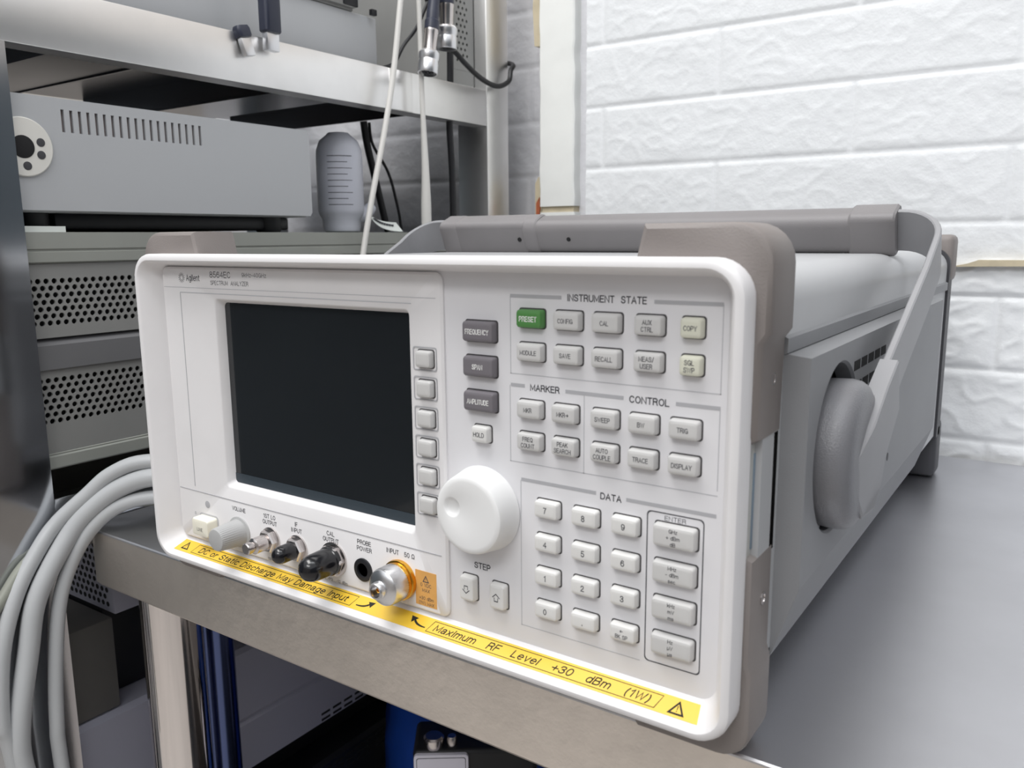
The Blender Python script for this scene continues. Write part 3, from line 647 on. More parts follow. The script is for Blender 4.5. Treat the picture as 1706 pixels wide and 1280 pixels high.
# raised left module with the screen opening
SX0, SX1, SZ0, SZ1 = 54.2, 181.3, 45.4, 141.3
mb = MB()
o_ = lambda d, y, r=4: rrect(11.4 + d, 199.2 - d, 11.0 + d, 157.0 - d, r, y, 6)
i_ = lambda d, y, r=2.4: rrect(SX0 - d, SX1 + d, SZ0 - d, SZ1 + d, r, y, 6)
mb.loft([o_(0, 11), o_(0, 10.0), o_(1.0, 9.2), i_(0.8, 9.2), i_(0, 9.8), i_(-1.6, 14.0)], cap0=False, cap1=False)
P(mb, 'screen_surround', 'white_plastic')
mb = MB(); mb.loft([rrect(SX0 + 0.9, SX1 - 0.9, SZ0 + 0.9, SZ1 - 0.9, 3, 13.9), rrect(SX0 + 0.9, SX1 - 0.9, SZ0 + 0.9, SZ1 - 0.9, 3, 15.5)])
scr = P(mb, 'screen', 'screen_glass', label='dark glass display screen')
mb = MB(); q = lambda d: rrect(SX0 + d, SX1 - d, SZ0 + d, SZ1 - d, 3, 13.8); mb.loft([q(1.2), q(5.5)], cap0=False, cap1=False); 
mb2 = MB(); mb2.box((SX0 + 1.6, 13.62, SZ0 + 1.7), (SX1 - 1.6, 13.85, SZ0 + 6.5)); P(mb2, 'screen_lower_edge', 'screen_rim', scr); mb.bm.free()
# fine lines of the moulding
mb = MB()
mb.box((26.4, 9.05, 41), (26.8, 9.3, 144)); P(mb, 'moulding_line', 'bar_grey')
mb = MB(); mb.box((13, 9.05, 38.2), (196, 9.3, 38.6)); P(mb, 'moulding_line', 'bar_grey')
mb = MB(); mb.box((26.4, 9.1, 144), (183, 9.3, 144.4)); P(mb, 'moulding_line', 'line_grey')
mb = MB(); mb.box((13, 9.1, 146.6), (196, 9.3, 146.85)); P(mb, 'moulding_line', 'line_grey')
# maker's mark and title
mb = MB()
for k in range(14):
    a = 2 * PI * k / 14
    for rr, s in ((1.15, 0.13), (1.75, 0.2), (2.4, 0.14)):
        mb.box((28.6 + rr * math.cos(a) - s, 9.1, 151.6 + rr * math.sin(a) - s), (28.6 + rr * math.cos(a) + s, 9.18, 151.6 + rr * math.sin(a) + s))
P(mb, 'starburst_logo', 'ink')
TY = 9.14
text('Agilent', 32.6, 151.7, TY, 2.9, 'ink', an, align='LEFT', sx=0.86, bold=0.012)
text('8564EC', 52.0, 153.6, TY, 2.7, 'ink', an, align='LEFT', sx=1.18)
text('SPECTRUM  ANALYZER', 52.2, 149.6, TY, 1.9, 'ink', an, align='LEFT', sx=0.99)
text('9kHz-40GHz', 76.6, 153.8, TY, 1.9, 'ink_faint', an, align='LEFT', sx=1.12, space=1.1)

# keys
def key(x0, x1, z0, z1, legend, m='key_grey', ink='ink', size=1.55, base=11.0, top=7.7, label=None, sx=0.86, dx=0.0, slot=True, name='key', line=0.85, bev=0.9):
    mb = MB()
    mb.loft([rrect(x0, x1, z0, z1, 1.1, base + 0.6, 4), rrect(x0, x1, z0, z1, 1.1, base - 0.4, 4), rrect(x0 + 0.15, x1 - 0.15, z0 + 0.15, z1 - 0.15, 1.1, top + 1.0, 4),
             rrect(x0 + 0.5, x1 - 0.5, z0 + 0.5, z1 - 0.5, 1.0, top + 0.3, 4), rrect(x0 + 1.1, x1 - 1.1, z0 + 1.1, z1 - 1.1, 0.8, top + 0.05, 4), rrect(x0 + 1.8, x1 - 1.8, z0 + 1.6, z1 - 1.6, 0.6, top, 4)], cap0=False)
    k = P(mb, name, m, label=label or (('key marked ' + legend.replace('\n', ' ')) if legend else None))
    if slot:
        mb = MB(); mb.loft([rrect(x0 - 0.35, x1 + 0.55, z0 - 0.35, z1 + 0.5, 1.2, base - 0.06, 4), rrect(x0 - 0.35, x1 + 0.55, z0 - 0.35, z1 + 0.5, 1.2, base + 0.2, 4)]); P(mb, 'key_slot', 'slot_dark', k)
    if legend: text(legend, (x0 + x1) / 2 + dx, (z0 + z1) / 2, top - 0.03, size, ink, k, name='legend', sx=sx, bold=0.03, line=line)
    return k
R1, R2, R3, R4 = (137.2, 144.1), (124.7, 131.5), (102.9, 109.7), (90.5, 97.2)
for z, t in (((130.5, 138.6), 'FREQUENCY'), ((116.8, 124.9), 'SPAN'), ((103.0, 111.1), 'AMPLITUDE')):
    key(209.8, 224.8, z[0], z[1], t, 'key_dark', 'ink_white', 1.8, label='dark grey key marked ' + t, sx=0.78)
key(213.4, 221.6, 90.5, 97.2, 'HOLD', 'key_light', size=1.7)
cols = [(235.3, 246.6), (251.3, 262.5), (267.1, 278.2), (283.6, 294.2), (300.4, 308.2)]
for (x0, x1), t in zip(cols, ('PRESET', 'CONFIG', 'CAL', 'AUX\nCTRL', 'COPY')):
    g = t == 'PRESET'
    key(x0, x1, *R1, t, 'key_green' if g else ('key_yellowed' if t == 'COPY' else 'key_grey'), 'ink_white' if g else 'ink', 1.75 if g else 1.5, label='green key marked PRESET' if g else None)
for (x0, x1), t in zip(cols, ('MODULE', 'SAVE', 'RECALL', 'MEAS/\nUSER', 'SGL\nSWP')):
    key(x0, x1, *R2, t, 'key_yellowed' if t == 'SGL\nSWP' else 'key_grey')
cols = [(235.2, 246.1), (250.6, 261.2), (267.0, 277.6), (281.9, 292.8), (297.1, 308.1)]
for (x0, x1), t in zip(cols, ('MKR', 'MKR\u2192', 'SWEEP', 'BW', 'TRIG')): key(x0, x1, *R3, t)
for (x0, x1), t in zip(cols, ('FREQ\nCOUNT', 'PEAK\nSEARCH', 'AUTO\nCOUPLE', 'TRACE', 'DISPLAY')): key(x0, x1, *R4, t)
rows = [(64.9, 71.7), (51.4, 58.0), (37.8, 44.4), (24.2, 30.7)]
for zr, ts in zip(rows, (('7', '8', '9'), ('4', '5', '6'), ('1', '2', '3'), ('0', '.', '\u2190\nBK SP'))):
    for (x0, x1), t in zip(((243.0, 253.5), (259.3, 270.2), (275.8, 286.5)), ts):
        key(x0, x1, *zr, t, 'key_light', 'ink', 2.1 if len(t) == 1 else 1.4, sx=0.9)
for zr, t in zip(((63.9, 72.0), (50.6, 58.5), (37.0, 44.8), (23.5, 31.2)), ('GHz\n+ dBm\ndB', 'MHz\n- dBm\nsec', 'kHz\nmV\nms', 'Hz\n\u00b5V\n\u00b5s')):
    key(292.3, 308.1, zr[0], zr[1], t, 'key_grey', 'ink', 1.25, sx=1.0, line=1.0)
def arrow_key(x0, x1, up):
    k = key(x0, x1, 22.2, 32.9, '', 'key_light', label='step key with an %s arrow' % ('up' if up else 'down'))
    cx, cz, s = (x0 + x1) / 2, 27.4, 1 if up else -1
    o = [(0, 1.9), (2.0, 0.1), (1.0, 0.1), (1.0, -1.7), (-1.0, -1.7), (-1.0, 0.1), (-2.0, 0.1)]
    mb = MB(); loops = [[(cx + p[0] * f, 7.64, cz + s * (p[1] * f)) for p in o] for f in (1.0, 0.74)]; mb.loft(loops, cap0=False, cap1=False)
    P(mb, 'arrow_mark', 'ink', k)
arrow_key(206.0, 213.6, False); arrow_key(221.2, 228.8, True)
for zc in (121.9, 109.6, 97.0, 84.7, 72.4, 59.9):
    k = key(186.2, 194.4, zc - 3.5, zc + 3.5, '', 'key_grey', base=9.2, top=6.4, slot=True, name='soft_key', label='blank key beside the screen')
    mb = MB(); q = lambda d, y: rrect(183.4 + d, 196.0 - d, zc - 4.9 + d, zc + 4.9 - d, 1.0, y, 3); mb.loft([q(0, 9.0), q(0.45, 9.0), q(0.45, 9.18), q(0, 9.18)], cap0=False, cap1=False); P(mb, 'soft_key_recess_shade', 'bar_grey', k)  # thin grey outline drawn for the shade of the key's recess
# frames and headings
def hbar(x0, x1, z, h=1.35, m='bar_grey'):
    mb = MB(); mb.box((x0, 10.92, z - h / 2), (x1, 11.05, z + h / 2)); P(mb, 'panel_marking', m)
def line(x0, z0, x1, z1, t=0.32, m='line_grey'):
    mb = MB(); mb.box((min(x0, x1) - t / 2, 10.93, min(z0, z1) - t / 2), (max(x0, x1) + t / 2, 11.05, max(z0, z1) + t / 2)); P(mb, 'panel_marking', m)
PY = 10.93
hbar(231, 253.5, 148.8); hbar(290, 314.2, 148.6); text('INSTRUMENT  STATE', 271.6, 148.9, PY, 2.2, 'ink', an, sx=1.02, bold=0.05)
line(231, 119.3, 231, 148.8); line(314.2, 119.3, 314.2, 148.6); line(231, 119.3, 314.2, 119.3)
hbar(231, 237.4, 114.9); hbar(255.3, 279.0, 114.5); hbar(298.7, 314.3, 114.5)
text('MARKER', 246.3, 114.6, PY, 2.2, 'ink', an, sx=1.08, bold=0.05); text('CONTROL', 288.8, 114.4, PY, 2.2, 'ink', an, sx=1.08, bold=0.05)
line(230.6, 84.7, 230.6, 114.6); line(263.2, 84.7, 263.2, 114.6); line(314.2, 86.5, 314.2, 114.6); line(230.6, 84.7, 314.2, 84.7)
hbar(235.5, 268.4, 78.0); hbar(280.7, 314.2, 77.6); text('DATA', 274.5, 77.3, PY, 2.2, 'ink', an, sx=1.08, bold=0.05)
line(235.3, 17.6, 235.3, 77.5); line(235.3, 17.6, 287, 17.6)
text('STEP', 216.0, 37.7, PY, 2.3, 'ink', an, sx=1.05, bold=0.05)
mb = MB(); q = lambda d, y: rrect(288.9 + d, 310.2 - d, 18.4 + d, 75.5 - d, 1.6, y, 4); mb.loft([q(0, 10.92), q(0.4, 10.92), q(0.4, 11.05), q(0, 11.05)], cap0=False, cap1=False); P(mb, 'enter_frame', 'ink')
text('ENTER', 299.6, 73.6, PY, 1.5, 'ink', an, sx=1.25)
# tuning knob
def knob_loops():
    c, d, N = Vector((217.4, 11.0, 63.0)), (-7.5, 2.2), 180; out = []
    for k, (rad, h) in enumerate([(17.2, 0), (17.6, 0.6), (17.2, 2.6), (16.2, 9.5), (15.6, 11.0), (14.9, 11.5), (13.5, 11.6)]):
        out.append([(c.x + (rad - (0.3 if k in (2, 3) and i % 2 else 0)) * math.cos(2 * PI * i / N), c.y - h, c.z + (rad - (0.3 if k in (2, 3) and i % 2 else 0)) * math.sin(2 * PI * i / N)) for i in range(N)])
    for rad, h in [(4.3, 11.6), (3.9, 11.45), (3.2, 10.7), (2.0, 10.1), (0.7, 9.9)]:
        out.append([(c.x + d[0] + rad * math.cos(2 * PI * i / N), c.y - h, c.z + d[1] + rad * math.sin(2 * PI * i / N)) for i in range(N)])
    return out
mb = MB(); mb.loft(knob_loops()); kn = P(mb, 'tuning_knob', 'knob_white', label='large white rotary knob with a finger dimple')
# connector row
CYB = 9.2
def lbl(t, x, z, s=1.95, m='ink', sx=1.0, line=0.85): text(t, x, z, TY, s, m, an, sx=sx, line=line, bold=0.03)
lbl('VOLUME', 62.2, 34.4); lbl('1ST LO\nOUTPUT', 85.9, 33.4); lbl('IF\nINPUT', 105.5, 33.2); lbl('CAL\nOUTPUT', 129.1, 33.3); lbl('PROBE\nPOWER', 150.7, 33.3); lbl('INPUT   50 \u03a9', 172.6, 34.6, sx=0.98)
lbl('TERM IN 50\u03a9', 88.5, 12.6, 1.3, 'ink_faint'); lbl('300 MHz   -10 dBm', 130.2, 12.2, 1.4, 'ink_faint')
mb = MB(); mb.lathe((36.2, CYB + 0.1, 32.3), (0, -1, 0), [(2.0, 0), (2.0, 0.15), (1.6, 0.25), (0.01, 0.2)], 20); P(mb, 'indicator_lamp', 'bar_grey')
# line switch
mb = MB(); mb.loft([rrect(28.4, 44.8, 13.4, 27.0, 2.4, 9.14), rrect(28.4, 44.8, 13.4, 27.0, 2.4, 9.3)]); P(mb, 'switch_recess_shade', 'line_grey')  # flat grey plate, the recess shading is put into its colour
mb = MB(); mb.loft([rrect(29.6, 43.6, 16.2, 26.0, 1.4, 9.2, 4), rrect(29.7, 43.5, 16.3, 25.9, 1.4, 4.2, 4), rrect(30.2, 43.0, 16.8, 25.4, 1.3, 3.3, 4), rrect(31.2, 42.0, 17.8, 24.4, 1.0, 3.0, 4)], cap0=False)
ls = P(mb, 'line_switch', 'key_cream', label='cream push switch marked LINE'); text('LINE', 36.8, 20.4, 2.95, 1.7, 'ink', ls, name='legend')
text('O\nI', 25.2, 23.6, TY, 1.4, 'ink_faint', an, line=1.6)
# volume knob
mb = MB(); mb.lathe((62, CYB, 22.3), (0, -1, 0), [(8.2, 0), (8.2, 0.8), (7.0, 1.2), (6.9, 2.4), (6.0, 14.0), (5.5, 14.8), (4.8, 15.0), (0.01, 15.0)], 72, ribs=(3, 4, 0.32))
P(mb, 'volume_knob', 'knob_grey', label='small grey ribbed volume knob')
def hexnut(x, z, r, y0, y1, m='nickel', parent=None):
    mb = MB(); mb.lathe((x, y0, z), (0, -1, 0), [(r * 1.12, 0), (r * 1.12, 0.8), (r * 1.02, 1.0)], 32); mb.lathe((x, y0 - 0.9, z), (0, -1, 0), [(r, 0), (r, (y0 - y1) * 0.75), (r * 0.9, y0 - y1)], 6, phase=0.3); return P(mb, 'hex_nut', m, parent, ang=20)
n1 = hexnut(86.4, 23.0, 5.9, CYB, 6.0)
mb = MB(); mb.lathe((86.4, 6.5, 23.0), (0, -1, 0), [(4.1, 0), (4.1, 1.6), (3.4, 1.8), (4.0, 2.2), (4.0, 8.2), (3.3, 8.8), (2.6, 9.0), (2.6, 10.0), (2.9, 10.2), (2.9, 12.5), (2.5, 13.0), (0.01, 13.0)], 32); P(mb, 'terminator_cap', 'nickel', label='metal screw cap on the output')
hexnut(106.0, 22.8, 6.0, CYB, 6.0)
mb = MB(); mb.lathe((106.0, 6.6, 22.8), (0, -1, 0), [(4.3, 0), (4.3, 7.5), (4.0, 9.6), (3.1, 11.2), (1.8, 12.1), (0.01, 12.4)], 32); P(mb, 'dust_cap', 'black_rubber', label='small black rubber cap')
hexnut(130.8, 22.8, 7.4, CYB, 6.2)
mb = MB(); mb.lathe((130.8, 7.2, 22.8), (0, -1, 0), [(6.9, 0), (6.9, 2.0), (6.5, 2.4), (6.3, 10.5), (5.8, 13.6), (4.5, 16.0), (2.6, 17.4), (0.01, 17.9)], 36); P(mb, 'dust_cap', 'black_rubber', label='large glossy black rubber cap')
mb = MB(); mb.lathe((149.8, CYB, 21.8), (0, -1, 0), [(5.5, 0), (5.5, 0.7), (5.0, 1.0), (3.3, 1.0), (3.0, -3.0), (0.01, -3.0)], 32); P(mb, 'probe_socket', 'black_plastic', label='round black socket')
# input connector
mb = MB(); mb.lathe((172.4, CYB, 22.6), (0, -1, 0), [(9.0, 0), (9.2, 0.8), (9.0, 2.0), (8.4, 2.2), (8.4, 4.0)], 48); ic = P(mb, 'input_connector', 'gold', label='gold flange of the input connector')
mb = MB(); mb.lathe((172.4, 7.0, 22.6), (0, -1, 0), [(8.2, -1), (8.4, 0.2), (8.4, 8.2), (8.0, 8.8), (7.9, 9.4), (6.6, 10.6), (3.9, 11.2), (3.7, 13.8), (3.4, 14.2), (2.7, 14.2), (2.5, 9.6), (0.01, 9.6)], 96, ribs=(1, 2, 0.28)); P(mb, 'coupling_nut', 'brushed_silver', ic)
mb = MB(); mb.lathe((172.4, -2.6, 22.6), (0, -1, 0), [(1.1, 0), (1.1, 2.6), (0.7, 2.6), (0.6, 1.6), (0.01, 1.6)], 16); P(mb, 'center_pin', 'gold', ic)
# orange rating sticker
mb = MB(); mb.box((181.0, 9.1, 13.5), (192.8, 9.25, 29.4)); st = P(mb, 'rating_sticker', 'orange_sticker', label='orange sticker with a warning triangle')
def tri(cx, cz, y, s, parent, mtx=None, m='ink'):
    o = [(-0.58, -0.5), (0.58, -0.5), (0, 0.5)]; g = [(-0.36, -0.37), (0.36, -0.37), (0, 0.26)]
    f = (lambda x, z: (cx + x * s, y, cz + z * s)) if mtx is None else (lambda x, z: tuple(mtx @ Vector((cx + x * s, z * s + cz, 0.05))))
    mb = MB(); mb.loft([[f(*p) for p in o], [f(*p) for p in g]], cap0=False, cap1=False)
    mb.raw([f(-0.035, 0.12), f(0.035, 0.12), f(0.02, -0.16), f(-0.02, -0.16)], [(0, 1, 2, 3)]); mb.raw([f(-0.03, -0.22), f(0.03, -0.22), f(0.03, -0.29), f(-0.03, -0.29)], [(0, 1, 2, 3)])
    return P(mb, 'warning_triangle', m, parent)
tri(186.9, 26.0, 9.06, 3.2, st); text('0 VDC\nMAX', 186.9, 21.9, 9.06, 1.5, 'ink', st); text('+30 dBm\n(1W) MAX', 187.0, 15.9, 9.06, 1.4, 'ink', st)
# yellow warning label on the sloping lower wall of the bezel
z_lo, z_hi = 3.8, 8.8; y_lo, y_hi = 0.7, 9.4; sl = Vector((0, y_hi - y_lo, z_hi - z_lo)).normalized(); nrm = Vector((0, -sl.z, sl.y))
def ramp(x, t, up=0.0):
    p = Vector((x, y_lo, z_lo)) + sl * t + nrm * up; return (p.x, p.y, p.z)
T0, T1 = 2.2, 9.9
mb = MB(); mb.loft([[ramp(10.0, T0, u), ramp(314.6, T0, u), ramp(317.0, T1, u), ramp(13.0, T1, u)] for u in (0.02, 0.16)]); wl = P(mb, 'warning_label', 'yellow_sticker', label='long yellow warning strip along the bottom of the bezel')
def RM(x, t): 
    o = Vector(ramp(x, t, 0.18)); return Matrix(((1, sl.x, nrm.x, o.x), (0, sl.y, nrm.y, o.y), (0, sl.z, nrm.z, o.z), (0, 0, 0, 1)))
TM = (T0 + T1) / 2
def rtext(t, x0, x1, size=3.0):
    return text(t, 0, 0, 0, size, 'ink_black', wl, align='LEFT', shear=0.3, mtx=RM(x0 + 0.5, TM), fit=x1 - x0 - 1, bold=0.04)
rtext('DC or Static Discharge May Damage Input', 31.5, 142.5)
rtext('Maximum   RF   Level   +30   dBm   (1W)', 194.0, 294.5)
def rbox(x0, x1):
    mb = MB(); a, b, d = TM - 2.9, TM + 2.9, 0.28
    f = lambda e: [ramp(x0 + e - 0.9, a + e, 0.2), ramp(x1 - e - 0.9, a + e, 0.2), ramp(x1 - e + 0.9, b - e, 0.2), ramp(x0 + e + 0.9, b - e, 0.2)]
    mb.loft([f(0), f(d)], cap0=False, cap1=False); P(mb, 'label_frame', 'ink_black', wl)
rbox(27.2, 146.5); rbox(191.5, 297.5)
tri(19.8, 0.3, 0, 5.2, wl, RM(0, TM), 'ink_black'); tri(304.6, 0.0, 0, 5.6, wl, RM(0, TM), 'ink_black')
def curl(x0, s):
    mb = MB(); L = [(0, -1.4), (2.6, -1.3), (5.0, -0.7), (7.0, 0.6)]; Q = catmull([(p[0], p[1], 0) for p in L], 4)
    up_, dn_ = [], []
    for i, p in enumerate(Q):
        wd = 0.25 + 0.45 * i / len(Q); up_.append(ramp(x0 + s * p.x, TM + p.y + wd, 0.2)); dn_.append(ramp(x0 + s * p.x, TM + p.y - wd, 0.2))
    n = len(Q); mb.raw(up_ + dn_, [(i, i + 1, n + i + 1, n + i) for i in range(n - 1)])
    mb.raw([ramp(x0 + s * 9.6, TM + 2.3, 0.2), ramp(x0 + s * 5.6, TM + 1.9, 0.2), ramp(x0 + s * 8.2, TM - 0.9, 0.2)], [(0, 1, 2)]); P(mb, 'curved_arrow', 'ink_black', wl)
curl(148.5, 1); curl(189.5, -1)

# ---- grey corner bumpers behind the bezel
def bumper_top(side):
    mb = MB(); m = 1 if side > 0 else -1; cx = W / 2
    X = lambda x: cx + m * (x - cx)
    def loop(d, y):
        xo, zt = 330.0 - d, 174.6 - d; r = 13
        pts = [(285.5 + d, zt), ]
        for i in range(7):
            a = math.radians(90 - 90 * i / 6); pts.append((xo - r + r * math.cos(a), zt - r + r * math.sin(a)))
        pts += [(xo, 140), (xo - 2.4, 136.5), (xo - 2.8, 105 + d), (322, 102 + d), (322, 158), (281.5 + d, 158)]
        return [(X(p[0]), y, p[1]) for p in pts]
    mb.loft([loop(1.8, 9.8), loop(0.5, 10.8), loop(0, 12.5), loop(0, 33), loop(0.8, 34.5)]); return mb
def bumper_low(side):
    mb = MB(); m = 1 if side > 0 else -1; cx = W / 2
    X = lambda x: cx + m * (x - cx)
    def loop(d, y, th=0):
        xo, zb = 328.3 - d, -9.4 + d; r = 11
        pts = [(322, 66 - d), (xo - 1.2, 64 - d), (xo - 1.2, 27), (xo, 23), (xo, 8)]
        for i in range(7):
            a = math.radians(-90 * i / 6); pts.append((xo - r + r * math.cos(a), zb + r + r * math.sin(a)))
        pts += [(286 + d, zb), (283 + d, -5), (272 + d, 4), (322, 4)]
        return [(X(p[0]), y, p[1]) for p in pts]
    mb.loft([loop(1.6, 11.0), loop(0.5, 11.8), loop(0, 13.5), loop(0, 31), loop(1.2, 34)]); return mb
for s in (-1, 1):
    P(bumper_top(s), 'corner_bumper', 'bumper_plastic'); P(bumper_low(s), 'corner_bumper', 'bumper_plastic')
for s in (-1, 1):
    X = (lambda x: x) if s > 0 else (lambda x: W - x)
    mb = MB()
    for a, b, bv in (((321, 12, 60), (324.6, 33, 106), 0.5),): mb.box((min(X(a[0]), X(b[0])), a[1], a[2]), (max(X(a[0]), X(b[0])), b[1], b[2]), bv)
    mb.box((min(X(324), X(327)), 28, 62), (max(X(324), X(327)), 33, 105), 0.4); hp = P(mb, 'side_rail', 'alu')
    mb = MB(); mb.box((min(X(324.4), X(325)), 15, 67), (max(X(324.4), X(325)), 24.5, 100), 0.2); P(mb, 'rail_inset', 'slate_blue', hp)
    for zc, yc in ((124, 23.5), (47, 23.5)):
        mb = MB(); mb.lathe((X(327.3), yc, zc), (s, 0, 0), [(2.4, -0.4), (2.4, 0.15), (1.6, 0.2), (1.4, -0.3), (0.01, -0.3)], 18); P(mb, 'bumper_screw', 'nickel')

# ---- body cover
def body_loop(y, d=0.0):
    x0, x1, z1, zb, r = -2 + d, 327 - d, 160 - d, 4 + d, 15
    pts = []
    for i in range(9):
        a = math.radians(90 * i / 8); pts.append((x1 - r + r * math.cos(a), z1 - r * 0.85 + r * 0.85 * math.sin(a)))
    for i in range(9):
        a = math.radians(90 + 90 * i / 8); pts.append((x0 + r + r * math.cos(a), z1 - r * 0.85 + r * 0.85 * math.sin(a)))
    pts += [(x0, zb + 20), (x0 + 16, zb + 2), (x1 - 16, zb + 2), (x1, zb + 20)]
    return [(p[0], y, p[1]) for p in pts]
mb = MB(); mb.loft([body_loop(16), body_loop(418), body_loop(420, 1.5)]); P(mb, 'body_cover', 'cover_paint')
mb = MB(); mb.loft([body_loop(420, -1.5), body_loop(436, -1.5)]); P(mb, 'rear_panel', 'dark_plastic')
for s in (-1, 1):
    X = (lambda x: x) if s > 0 else (lambda x: W - x)
    mb = MB(); mb.prism([(X(326.5), 137.0), (X(328.4), 136.0), (X(328.4), 131), (X(326.5), 130.5)], 1, 34.5, 418); P(mb, 'cover_trim', 'side_plastic', ang=20)
    # side cover: box with a wide lower slope; a round well for the hub
    XF, YF, YB = 336.0, 35.0, 340.0
    if s > 0:
        hy, hz, hr = 79.0, 90.0, 33.5
        prof = lambda: [(130.8, 327.0), (129.6, XF), (47.5, XF), (20.0, 327.0)]
        mb = MB(); N = 48
        ring = [(XF, hy + hr * math.cos(2 * PI * i / N), hz + hr * math.sin(2 * PI * i / N)) for i in range(N)]
        ring2 = [(XF - 1.0, hy + (hr - 1) * math.cos(2 * PI * i / N), hz + (hr - 1) * math.sin(2 * PI * i / N)) for i in range(N)]
        ring3 = [(XF - 7, p[1], p[2]) for p in ring2]
        # face with a hole: project ring outward on the rectangle
        y0, y1, z0, z1 = YF + 0.8, YB, 47.5, 129.6
        sq = []
        for i in range(N):
            c, s2 = math.cos(2 * PI * i / N), math.sin(2 * PI * i / N)
            tx = ((y1 - hy) / c) if c > 1e-9 else ((y0 - hy) / c if c < -1e-9 else 1e9); tz = ((z1 - hz) / s2) if s2 > 1e-9 else ((z0 - hz) / s2 if s2 < -1e-9 else 1e9)
            t = min(tx, tz); sq.append((XF, hy + c * t, hz + s2 * t))
        vs = mb.raw(sq + ring + ring2 + ring3, [])
        for i in range(N):
            j = (i + 1) % N
            for k in range(3): mb.bm.faces.new((vs[k * N + i], vs[k * N + j], vs[(k + 1) * N + j], vs[(k + 1) * N + i]))
        for cy, cz in ((y1, z1), (y0, z1), (y0, z0), (y1, z0)):
            a = math.atan2(cz - hz, cy - hy) % (2 * PI); i = int(a / (2 * PI) * N) % N
            c_ = mb.bm.verts.new((XF, cy, cz)); mb.bm.faces.new((vs[i], c_, vs[(i + 1) % N]))
        mb.raw([(XF, y0, z1), (XF, y1, z1), (327, y1, 130.8), (327, YF, 130.8)], [(0, 1, 2, 3)])                     # top ledge
        mb.raw([(XF, y0, z0), (XF, y1, z0), (327, y1, 20), (327, YF, 20)], [(3, 2, 1, 0)])                           # lower slope
        mb.raw([(XF, y0, z1), (XF, y0, z0), (327, YF, 20), (327, YF, 130.8)], [(0, 1, 2, 3)])                        # front
        mb.raw([(XF, y1, z1), (XF, y1, z0), (327, y1, 20), (327, y1, 130.8)], [(3, 2, 1, 0)])
        sp = P(mb, 'side_cover', 'side_plastic', ang=15)
        mb = MB()
        for k in range(5): mb.box((XF - 0.4, 100 + 13 * k, 116.5), (XF + 0.12, 110.5 + 13 * k, 120.5))
        for k in range(4): mb.box((XF - 0.4, 104 + 13 * k, 107.5), (XF + 0.12, 114.5 + 13 * k, 111.5))
        P(mb, 'vent_slots', 'cavity', sp)
        mb = MB(); mb.lathe((XF, 186, 62), (1, 0, 0), [(2.0, -0.2), (2.0, 0.2), (0.01, 0.25)], 16); P(mb, 'screw', 'dark_plastic', sp)
        # feet of the hub: hinge knuckles seen in the well
        mb = MB(); mb.lathe((XF - 5, 66, 63), (1, 0, 0), [(7, 0), (7, 1.5), (6, 2.2), (0.01, 2.2)], 24); P(mb, 'pivot_boss', 'side_plastic', sp)
    else:
        mb = MB(); mb.prism([(-2.0, 130.8), (-11, 129.6), (-11, 47.5), (-2, 20)], 1, YF, YB); sp = P(mb, 'side_cover', 'side_plastic', ang=15)
for s in (-1, 1):
    for zz in ((136, 170, 1), (-9.5, 33, -1)):
        X = (lambda x: x) if s > 0 else (lambda x: W - x)
        x_in, x_out = X(296), X(329.5 if zz[2] > 0 else 328.5)
        mb = MB(); mb.box((min(x_in, x_out), 424, zz[0]), (max(x_in, x_out), 449, zz[1]), 4.5, 3); P(mb, 'rear_foot', 'dark_plastic' if zz[2] < 0 else 'bumper_plastic')

# ---- carrying handle: hubs, strap, grip
HY, HZ = 77.0, 89.0; ANG = math.radians(23.0)
dv = Vector((0, math.cos(ANG), math.sin(ANG))); wv = Vector((0, -math.sin(ANG), math.cos(ANG)))
hd = bpy.data.objects.new('carrying_handle', None); C.objects.link(hd); hd.parent = an; hd.location = Vector((162, HY, HZ)) * S - world_loc(an); hd['label'] = 'grey folding carrying handle with round hubs'
VL = 197.0
def hp(x, v, wq): p = Vector((x, HY, HZ)) + dv * v + wv * wq; return (p.x, p.y, p.z)
# strap as a U swept section
XR, XL, TH, HW = 346.0, -21.0, 3.2, 11.5
path = []
def arc(cx, cv, r, a0, a1, n=8):
    return [(cx + r * math.cos(math.radians(a0 + (a1 - a0) * i / n)), cv + r * math.sin(math.radians(a0 + (a1 - a0) * i / n))) for i in range(n + 1)]
r = 22
path = [(XR, 4.0), (XR, 40), (XR, 90), (XR, 140), (XR, 170)] + arc(XR - r, VL - r, r, 0, 90) + [(300, VL), (30, VL)] + arc(XL + r, VL - r, r, 90, 180) + [(XL, 170), (XL, 140), (XL, 90), (XL, 40), (XL, 4.0)]
mb = MB(); loops = []
for i, (x, v) in enumerate(path):
    a = Vector(path[max(i - 1, 0)]); b = Vector(path[min(i + 1, len(path) - 1)]); t = (b - a).normalized(); nx, nv = -t.y, t.x     # inward normal
    dpt = (abs(v) < 60) and 1.0
    lift = 8.0 * max(0.0, min(1.0, (v - 150) / 47.0)) ** 1.5
    hw = HW
    sec = [(0, -hw), (0, hw - 0.6), (0.6, hw), (TH - 0.6, hw), (TH, hw - 0.6), (TH, -hw)]
    loops.append([hp(x + nx * q, v + nv * q, ww + lift) for q, ww in sec])
mb.loft(loops); P(mb, 'handle_strap', 'arm_plastic', hd, ang=30)
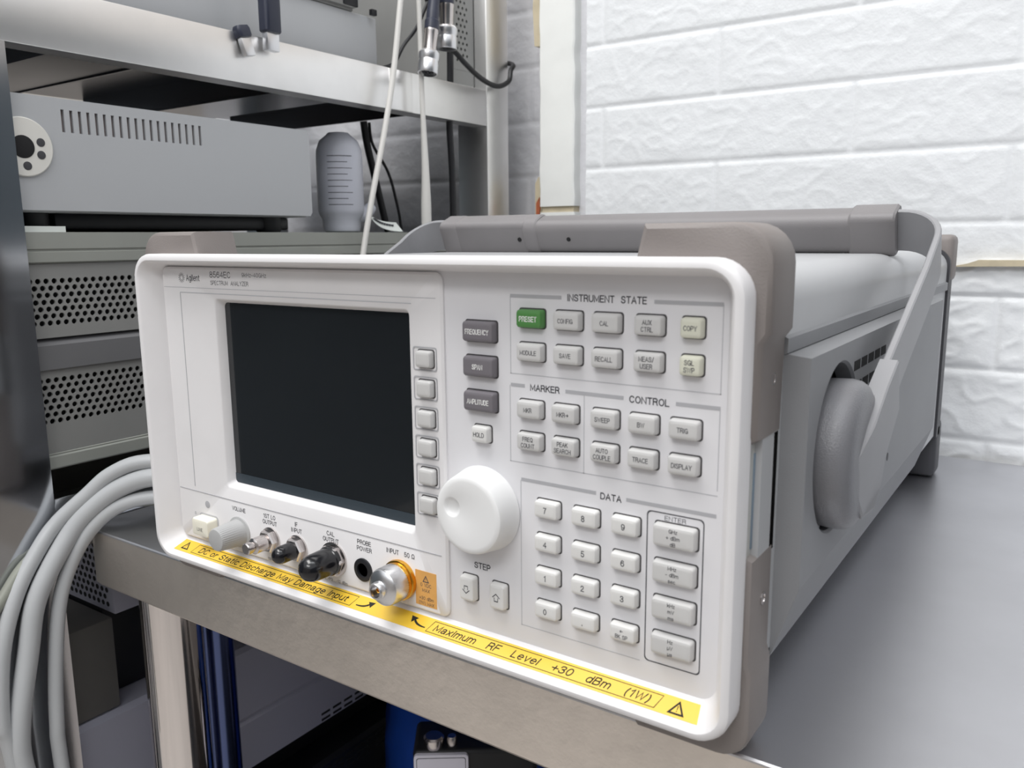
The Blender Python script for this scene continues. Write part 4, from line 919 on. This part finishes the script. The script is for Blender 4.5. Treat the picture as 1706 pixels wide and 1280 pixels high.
for s in (1, -1):
    X = (lambda x: x) if s > 0 else (lambda x: W - x)
    mb = MB(); mb.lathe((X(330), HY + 3, HZ - 1.5), (s, 0, 0), [(27.5, 0), (28.6, 1.0), (29.0, 9), (28.4, 12.2), (26.8, 14.4), (24, 15.9), (20, 16.6), (0.01, 17.0)], 64)
    P(mb, 'hub', 'hub_plastic', hd)
    # tapering arm root standing out of the hub, with its ridge
    mb = MB()
    poly = [(-17, 3.0), (5, 9.5), (30, 12.0), (50, 12.2), (50, -11.8), (24, -17), (12, -25), (0, -26.5), (-9, -24)]
    lift2 = lambda v: 0.0 if v > 0 else -v * 0.22
    mb.loft([[(X(342.0),) + hp(0, v, q)[1:] for v, q in poly], [(X(348.7 - lift2(v)),) + hp(0, v, q)[1:] for v, q in poly], [(X(349.3 - lift2(v)),) + hp(0, v * 0.98 + 0.5, q * 0.95)[1:] for v, q in poly]])
    P(mb, 'arm_root', 'arm_plastic', hd, ang=20)
# grip tube: two square end sleeves and a round middle
def grip(x0, x1, hw, hh, rad, lift=8.0, cv=VL - 1.8):
    loops = []
    for x, k in ((x0, 0.93), (x0 + 1.2, 1), (x1 - 1.2, 1), (x1, 0.93)):
        loops.append([hp(x, cv + p[0] * k, lift + p[2] * k) for p in rrect(-hw, hw, -hh, hh, rad, 0, 5)])
    mb = MB(); mb.loft(loops); return mb
P(grip(8, 84, 9.3, 12.4, 4.0), 'grip_sleeve', 'handle_plastic', hd)
P(grip(8, 24, 9.7, 12.7, 4.4), 'grip_end', 'handle_plastic', hd)
P(grip(90, 302, 9.6, 11.8, 6.5), 'grip_bar', 'handle_plastic', hd)
P(grip(298, 322, 9.7, 12.7, 4.4), 'grip_end', 'handle_plastic', hd)
P(grip(82, 93, 10.4, 13.2, 8.0), 'grip_collar', 'handle_plastic', hd)
for x in (78, 118):
    mb = MB(); c = hp(x, VL - 11.2, 8.0); mb.lathe(c, tuple(-dv), [(1.5, -0.6), (1.5, 0.6), (0.01, 0.7)], 14); P(mb, 'grip_screw', 'cavity', hd)
